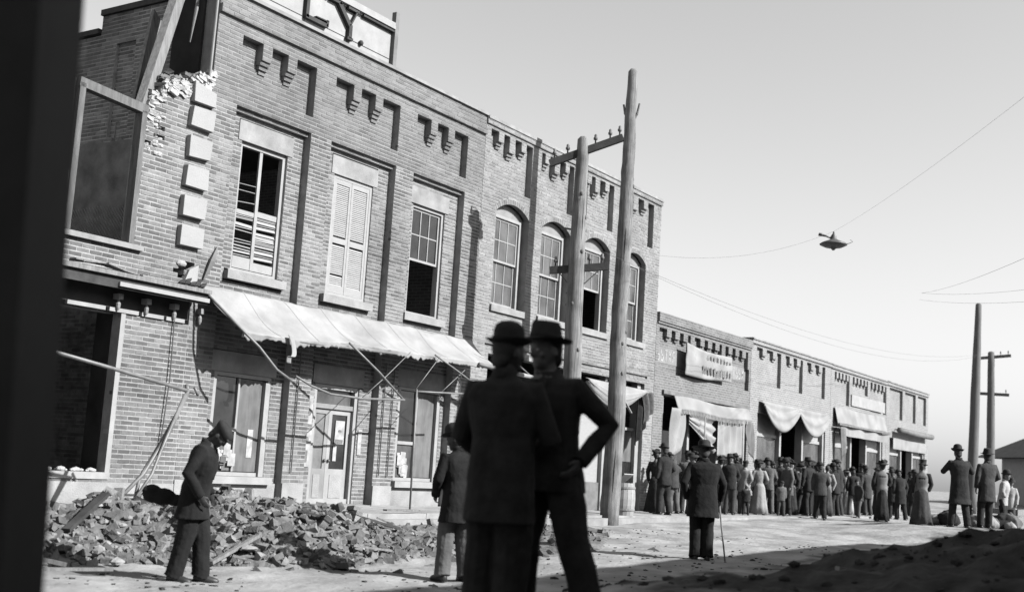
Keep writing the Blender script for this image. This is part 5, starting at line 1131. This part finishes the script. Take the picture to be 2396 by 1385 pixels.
# --- the crowd along the far fronts
def cz(x, y): return swz(x)+.0 if y > 12.03 else gz(x, y)-.005
CROWD = [  # x, y, facing, height, style, label
 (26.75, 13.2, 20, 1.55, dict(woman=True, pants='black_cloth', coat='black_cloth', hat='lady', hatroll=-14, lean=6), 'woman in long black dress and plumed hat by the swagged shop front'),
 (27.75, 13.2, 60, 1.48, dict(pants='grey_cloth', coat='brown_cloth', hat='derby'), 'man in brown jacket beside the woman in the plumed hat'),
 (28.45, 13.15, 40, 1.50, dict(pants='brown_cloth', coat='grey_cloth', hat='fedora'), 'man in grey jacket between the plumed hat woman and the caned man'),
 (31.9, 13.2, 60, 1.60, dict(pants='dark_cloth', coat='dark_cloth', hat='wide', fat=1.1), 'broad man in black hat watching the fringed awning'),
 (32.4, 12.75, 30, 1.45, dict(woman=True, pants='light_cloth', coat='light_cloth', hat='lady'), 'woman in pale long coat behind a small child'),
 (31.05, 12.6, 200, .82, dict(pants='dark_cloth', coat='dark_cloth', hat='cap', hatm='sheet', fat=1.3), 'small child in a white cap at the curb'),
 (33.4, 13.25, 80, 1.58, dict(pants='dark_cloth', coat='dark_cloth', hat='derby'), 'man in dark suit below the end of the fringed awning'),
 (33.95, 13.1, 40, 1.58, dict(pants='grey_cloth', coat='grey_cloth', hat='fedora'), 'man in light grey suit near the party line of the stores'),
 (34.7, 13.2, 120, 1.50, dict(pants='black_cloth', coat='dark_cloth', hat='derby'), 'short man in dark coat next to the grey suited man'),
 (35.35, 13.25, 30, 1.60, dict(pants='brown_cloth', coat='brown_cloth', hat='fedora'), 'man in brown suit before the swagged cloth'),
 (36.15, 13.2, 70, 1.62, dict(pants='dark_cloth', coat='dark_cloth', hat='derby'), 'man in black suit under the first swag'),
 (37.0, 13.2, 20, 1.58, dict(pants='dark_cloth', coat='white_cloth', hat='derby'), 'man in white shirt sleeves under the swagged cloth'),
 (35.3, 12.3, 50, 1.60, dict(woman=True, pants='black_cloth', coat='black_cloth', hat='lady', flare=1.1), 'woman in wide black dress at the curb'),
 (36.9, 12.5, 150, 1.52, dict(pants='brown_cloth', coat='dark_cloth', hat='cap'), 'youth in a cap behind the wide black dress'),
 (33.45, 11.35, 25, 1.64, dict(pants='dark_cloth', coat='brown_cloth', hat='derby', feet=((-.12, .15), (.12, -.15))), 'man in dark brown suit stepping off the curb'),
 (39.2, 12.85, 40, 1.72, dict(woman=True, pants='brown_cloth', coat='dark_cloth', hat='lady'), 'woman in dark dress and wide hat before the second swag'),
 (40.6, 12.85, 90, 1.55, dict(woman=True, pants='white_cloth', coat='light_cloth', hat='lady', hatm='grey_cloth'), 'woman in white skirt before the swagged shop'),
 (41.6, 12.7, 35, 1.72, dict(pants='dark_cloth', coat='black_cloth', hat='fedora', hem=.5, flare=1.15), 'man in long black overcoat past the white skirt'),
 (34.75, 10.0, 20, 1.66, dict(woman=True, pants='black_cloth', coat='black_cloth', hat='lady', flare=.75), 'woman in narrow black dress standing in the street'),
 (38.7, 10.55, 60, 1.58, dict(pants='dark_cloth', coat='dark_cloth', hat='derby', lean=16, hem=.55), 'stooping man in dark coat in the street'),
 (34.55, 8.85, 15, 1.72, dict(pants='brown_cloth', coat='dark_cloth', hat='tall', woman=True), 'tall figure in dark jacket, full skirt and tall hat alone in the street'),
 (29.35, 6.65, 10, 1.76, dict(pants='black_cloth', coat='black_cloth', hat='derby', hem=.5, flare=1.2, fat=1.12, armR=((.33, .12, 1.22), (.20, .34, 1.30)), armL=((-.34, .06, 1.2), (-.2, .3, 1.28)), feet=((-.16, .05), (.16, -.05))), 'man in heavy dark overcoat with arms raised before him'),
 (30.0, 6.18, 30, 1.74, dict(pants='black_cloth', coat='brown_cloth', hat='fedora', hem=.6), 'man in dark suit in front of the far telegraph poles'),
 (38.2, 13.2, 100, 1.6, dict(pants='dark_cloth', coat='grey_cloth', hat='derby'), 'man in dull grey coat between two swags'),
 (43.4, 13.1, 70, 1.66, dict(pants='dark_cloth', coat='dark_cloth', hat='derby'), 'man in dark suit below the flat white awning'),
 (46.0, 12.9, 200, 1.66, dict(pants='dark_cloth', coat='brown_cloth', hat='fedora'), 'man in brown coat below the long sign board'),
 (33.0, 6.42, 250, 1.45, dict(pants='dark_cloth', coat='white_cloth', hat='derby', lean=10), 'man in white shirt stooping over heaped goods'),
 (34.9, 6.62, 200, 1.4, dict(pants='brown_cloth', coat='white_cloth', hat='fedora'), 'man in white shirt and dark hat behind heaped goods'),
 (26.2, 12.7, 70, 1.56, dict(pants='dark_cloth', coat='dark_cloth', hat='derby', fat=1.1), 'man in dark suit just right of the white barrel'),
 (28.1, 12.8, 110, 1.50, dict(woman=True, pants='grey_cloth', coat='brown_cloth', hat='lady', flare=.85), 'woman in grey skirt beside the man in grey jacket'),
 (30.2, 12.7, 40, 1.58, dict(pants='brown_cloth', coat='dark_cloth', hat='fedora', lean=6), 'man leaning forward under the gathered drape'),
 (31.6, 12.9, 10, 1.40, dict(pants='grey_cloth', coat='light_cloth', hat='cap'), 'lad in pale jacket before the hanging sheet'),
 (33.7, 12.4, 150, 1.56, dict(pants='dark_cloth', coat='grey_cloth', hat='derby', fat=1.12, hem=.62), 'stout man in grey overcoat at the curb below the party line'),
 (34.9, 12.2, 70, 1.62, dict(pants='dark_cloth', coat='dark_cloth', hat='fedora', lean=5), 'man in black jacket at the curb below the first swag'),
 (36.4, 12.15, 20, 1.48, dict(woman=True, pants='brown_cloth', coat='light_cloth', hat=None, flare=.8), 'bareheaded woman in pale blouse at the curb'),
 (37.5, 12.25, 60, 1.66, dict(pants='black_cloth', coat='dark_cloth', hat='derby', fat=1.1), 'tall man in black suit at the curb before the swagged cloth'),
 (38.2, 11.7, 130, 1.2, dict(pants='grey_cloth', coat='brown_cloth', hat='cap'), 'boy in brown jacket in the gutter before the swagged shop'),
 (39.5, 12.3, 45, 1.60, dict(pants='grey_cloth', coat='black_cloth', hat='derby'), 'man in black jacket and grey trousers before the second swag'),
 (41.0, 12.3, 60, 1.60, dict(pants='brown_cloth', coat='brown_cloth', hat='fedora', hem=.6), 'man in long brown coat past the second swag'),
 (43.6, 12.2, 30, 1.62, dict(pants='dark_cloth', coat='grey_cloth', hat='derby'), 'man in grey coat at the curb before the flat white awning'),
 (47.2, 12.5, 60, 1.62, dict(pants='dark_cloth', coat='dark_cloth', hat='derby'), 'dark suited man farthest along the curb'),
 (29.3, 13.35, 90, 1.52, dict(pants='dark_cloth', coat='dark_cloth', hat='cap'), 'youth in dark cap half hidden by the caned man'),
 (30.9, 13.3, 60, 1.55, dict(woman=True, pants='brown_cloth', coat='brown_cloth', hat='lady'), 'woman in brown dress under the gathered drape'),
 (32.9, 12.3, 200, 1.0, dict(pants='brown_cloth', coat='grey_cloth', hat='cap', fat=1.15), 'boy in grey jacket at the curb before the fringed awning'),
 (34.35, 12.55, 20, 1.50, dict(woman=True, pants='dark_cloth', coat='dark_cloth', hat='lady', hatm='dark_cloth', flare=.85), 'woman in slim dark dress by the party line of the stores'),
 (35.9, 12.75, 60, 1.58, dict(pants='black_cloth', coat='brown_cloth', hat='derby', fat=1.15), 'thickset man in brown coat under the first swag'),
 (37.6, 12.9, 30, 1.55, dict(woman=True, pants='dark_cloth', coat='grey_cloth', hat='lady'), 'woman in grey bodice and dark skirt under the swagged cloth'),
 (38.6, 12.5, 80, 1.64, dict(pants='brown_cloth', coat='black_cloth', hat='derby'), 'man in black coat and brown trousers near the second swag'),
 (39.9, 13.3, 20, 1.62, dict(pants='dark_cloth', coat='brown_cloth', hat='fedora'), 'man in brown coat deep under the second swag'),
 (42.6, 12.4, 110, 1.62, dict(woman=True, pants='black_cloth', coat='dark_cloth', hat='lady', flare=.9), 'woman in dark dress before the flat white awning'),
 (40.2, 11.2, 60, 1.6, dict(pants='dark_cloth', coat='dark_cloth', hat='derby', hem=.6), 'man in dark coat standing off the curb by the swagged shop'),
 (45.0, 11.8, 30, 1.64, dict(pants='black_cloth', coat='dark_cloth', hat='fedora', hem=.55), 'man in dark overcoat in the street before the white sign board'),
 (36.5, 8.0, 120, 1.1, dict(pants='black_cloth', coat='black_cloth', hat='derby', lean=38, fat=1.2), 'small dark stooping figure beside the piled bundles'),
]
rc = random.Random(21)
for (x, y, fa, hh, kw, lab) in CROWD:
    kw = dict(dict(tilt=rc.uniform(-.07, .07), hpitch=rc.uniform(-6, 20), hyaw=rc.uniform(-40, 40), lean=rc.uniform(-1, 8), fat=rc.uniform(.94, 1.14), feet=((-.10-rc.uniform(0, .05), rc.uniform(-.12, .12)), (.10+rc.uniform(0, .05), rc.uniform(-.12, .12))), hatroll=rc.uniform(-8, 8), hs=rc.uniform(.86, 1.0), armR=((.26, rc.uniform(-.08, .08), 1.15), (.22-rc.uniform(0, .12), rc.uniform(.02, .22), rc.uniform(.9, 1.1)))), **kw)
    person(lab, (x, y, cz(x, y)), fa+rc.uniform(-25, 25), hh*rc.uniform(.94, 1.05), vox=.024, group='people gathered along the street', **kw)
# goods carried out into the street
def bundle(lab, c, r, m, seed):
    b_ = MB(); b_.ell((0, 0, 0), r, r*.85, r*.7, None, 22, 14); b_.ell((r*.2, -r*.1, r*.62), r*.22, r*.2, r*.22, None, 10, 8); b_.xf(lambda p: p*(1+.35*N(p.x*5+seed, p.y*5, p.z*5)+.12*N(p.x*14+seed, p.y*14, p.z*9))); o = b_.build('bundle', m, None, smooth=True, voxel=.02, sm=1); o.location = (c[0], c[1], gz(c[0], c[1])+r*.6); tag(o, lab, 'bundle', 'bundles of goods carried into the street')
for k, (x, y, r, m, lab) in enumerate(((35.3, 8.6, .26, 'sheet', 'white bundle beside the tall skirted figure'), (35.2, 8.25, .34, 'black_cloth', 'black sack on the ground beside the tall skirted figure'), (32.0, 6.5, .24, 'grey_cloth', 'pale bundle between the two men in dark coats'), (32.4, 6.9, .28, 'dull_paint', 'dull sack between the two men in dark coats'), (31.3, 6.35, .2, 'sheet', 'small white bundle at the feet of the man before the poles'), (32.6, 6.28, .34, 'dark_cloth', 'dark sack before the stooping man in white'), (33.9, 6.42, .36, 'grey_cloth', 'grey sack behind the stooping man in white'), (32.3, 6.1, .18, 'sheet', 'white bundle beside the dark sack'))): bundle(lab, (x, y), r, m, k*3.1)
cr = thing('crate', 'open wooden crate of goods near the men in white shirts', 'crate', (36.2, 6.9, gz(36.2, 6.9)))
for z in (.05, .25, .45):
    for sgn in (-1, 1): MB().box(-.5, .5, sgn*.35-.012, sgn*.35+.012, z, z+.15).build('board', 'old_wood', cr); MB().box(sgn*.512-.012, sgn*.512+.012, -.36, .36, z, z+.15).build('board', 'old_wood', cr)
MB().box(-.49, .49, -.33, .33, .02, .05).build('bottom', 'old_wood', cr); MB().ell((0, 0, .5), .42, .28, .2, None, 12, 8).build('cloth_fill', 'sheet', cr, smooth=True)

# ------------------------------------------------------------------ put each building's origin at its base
bpy.context.view_layer.update()
for r_ in (b0, b1, b2, b3, b4, b5, b6, nb, d2, d3, d4, d5, d6):
    xs = []
    for c in r_.children:
        if c.type == 'MESH' and len(c.data.vertices): 
            for v in c.bound_box: xs.append(c.matrix_world @ Vector(v))
    base = Vector(((min(p.x for p in xs)+max(p.x for p in xs))/2, min(p.y for p in xs), min(p.z for p in xs)))
    r_.location = base
    for c in r_.children: c.location = Vector(c.location)-base
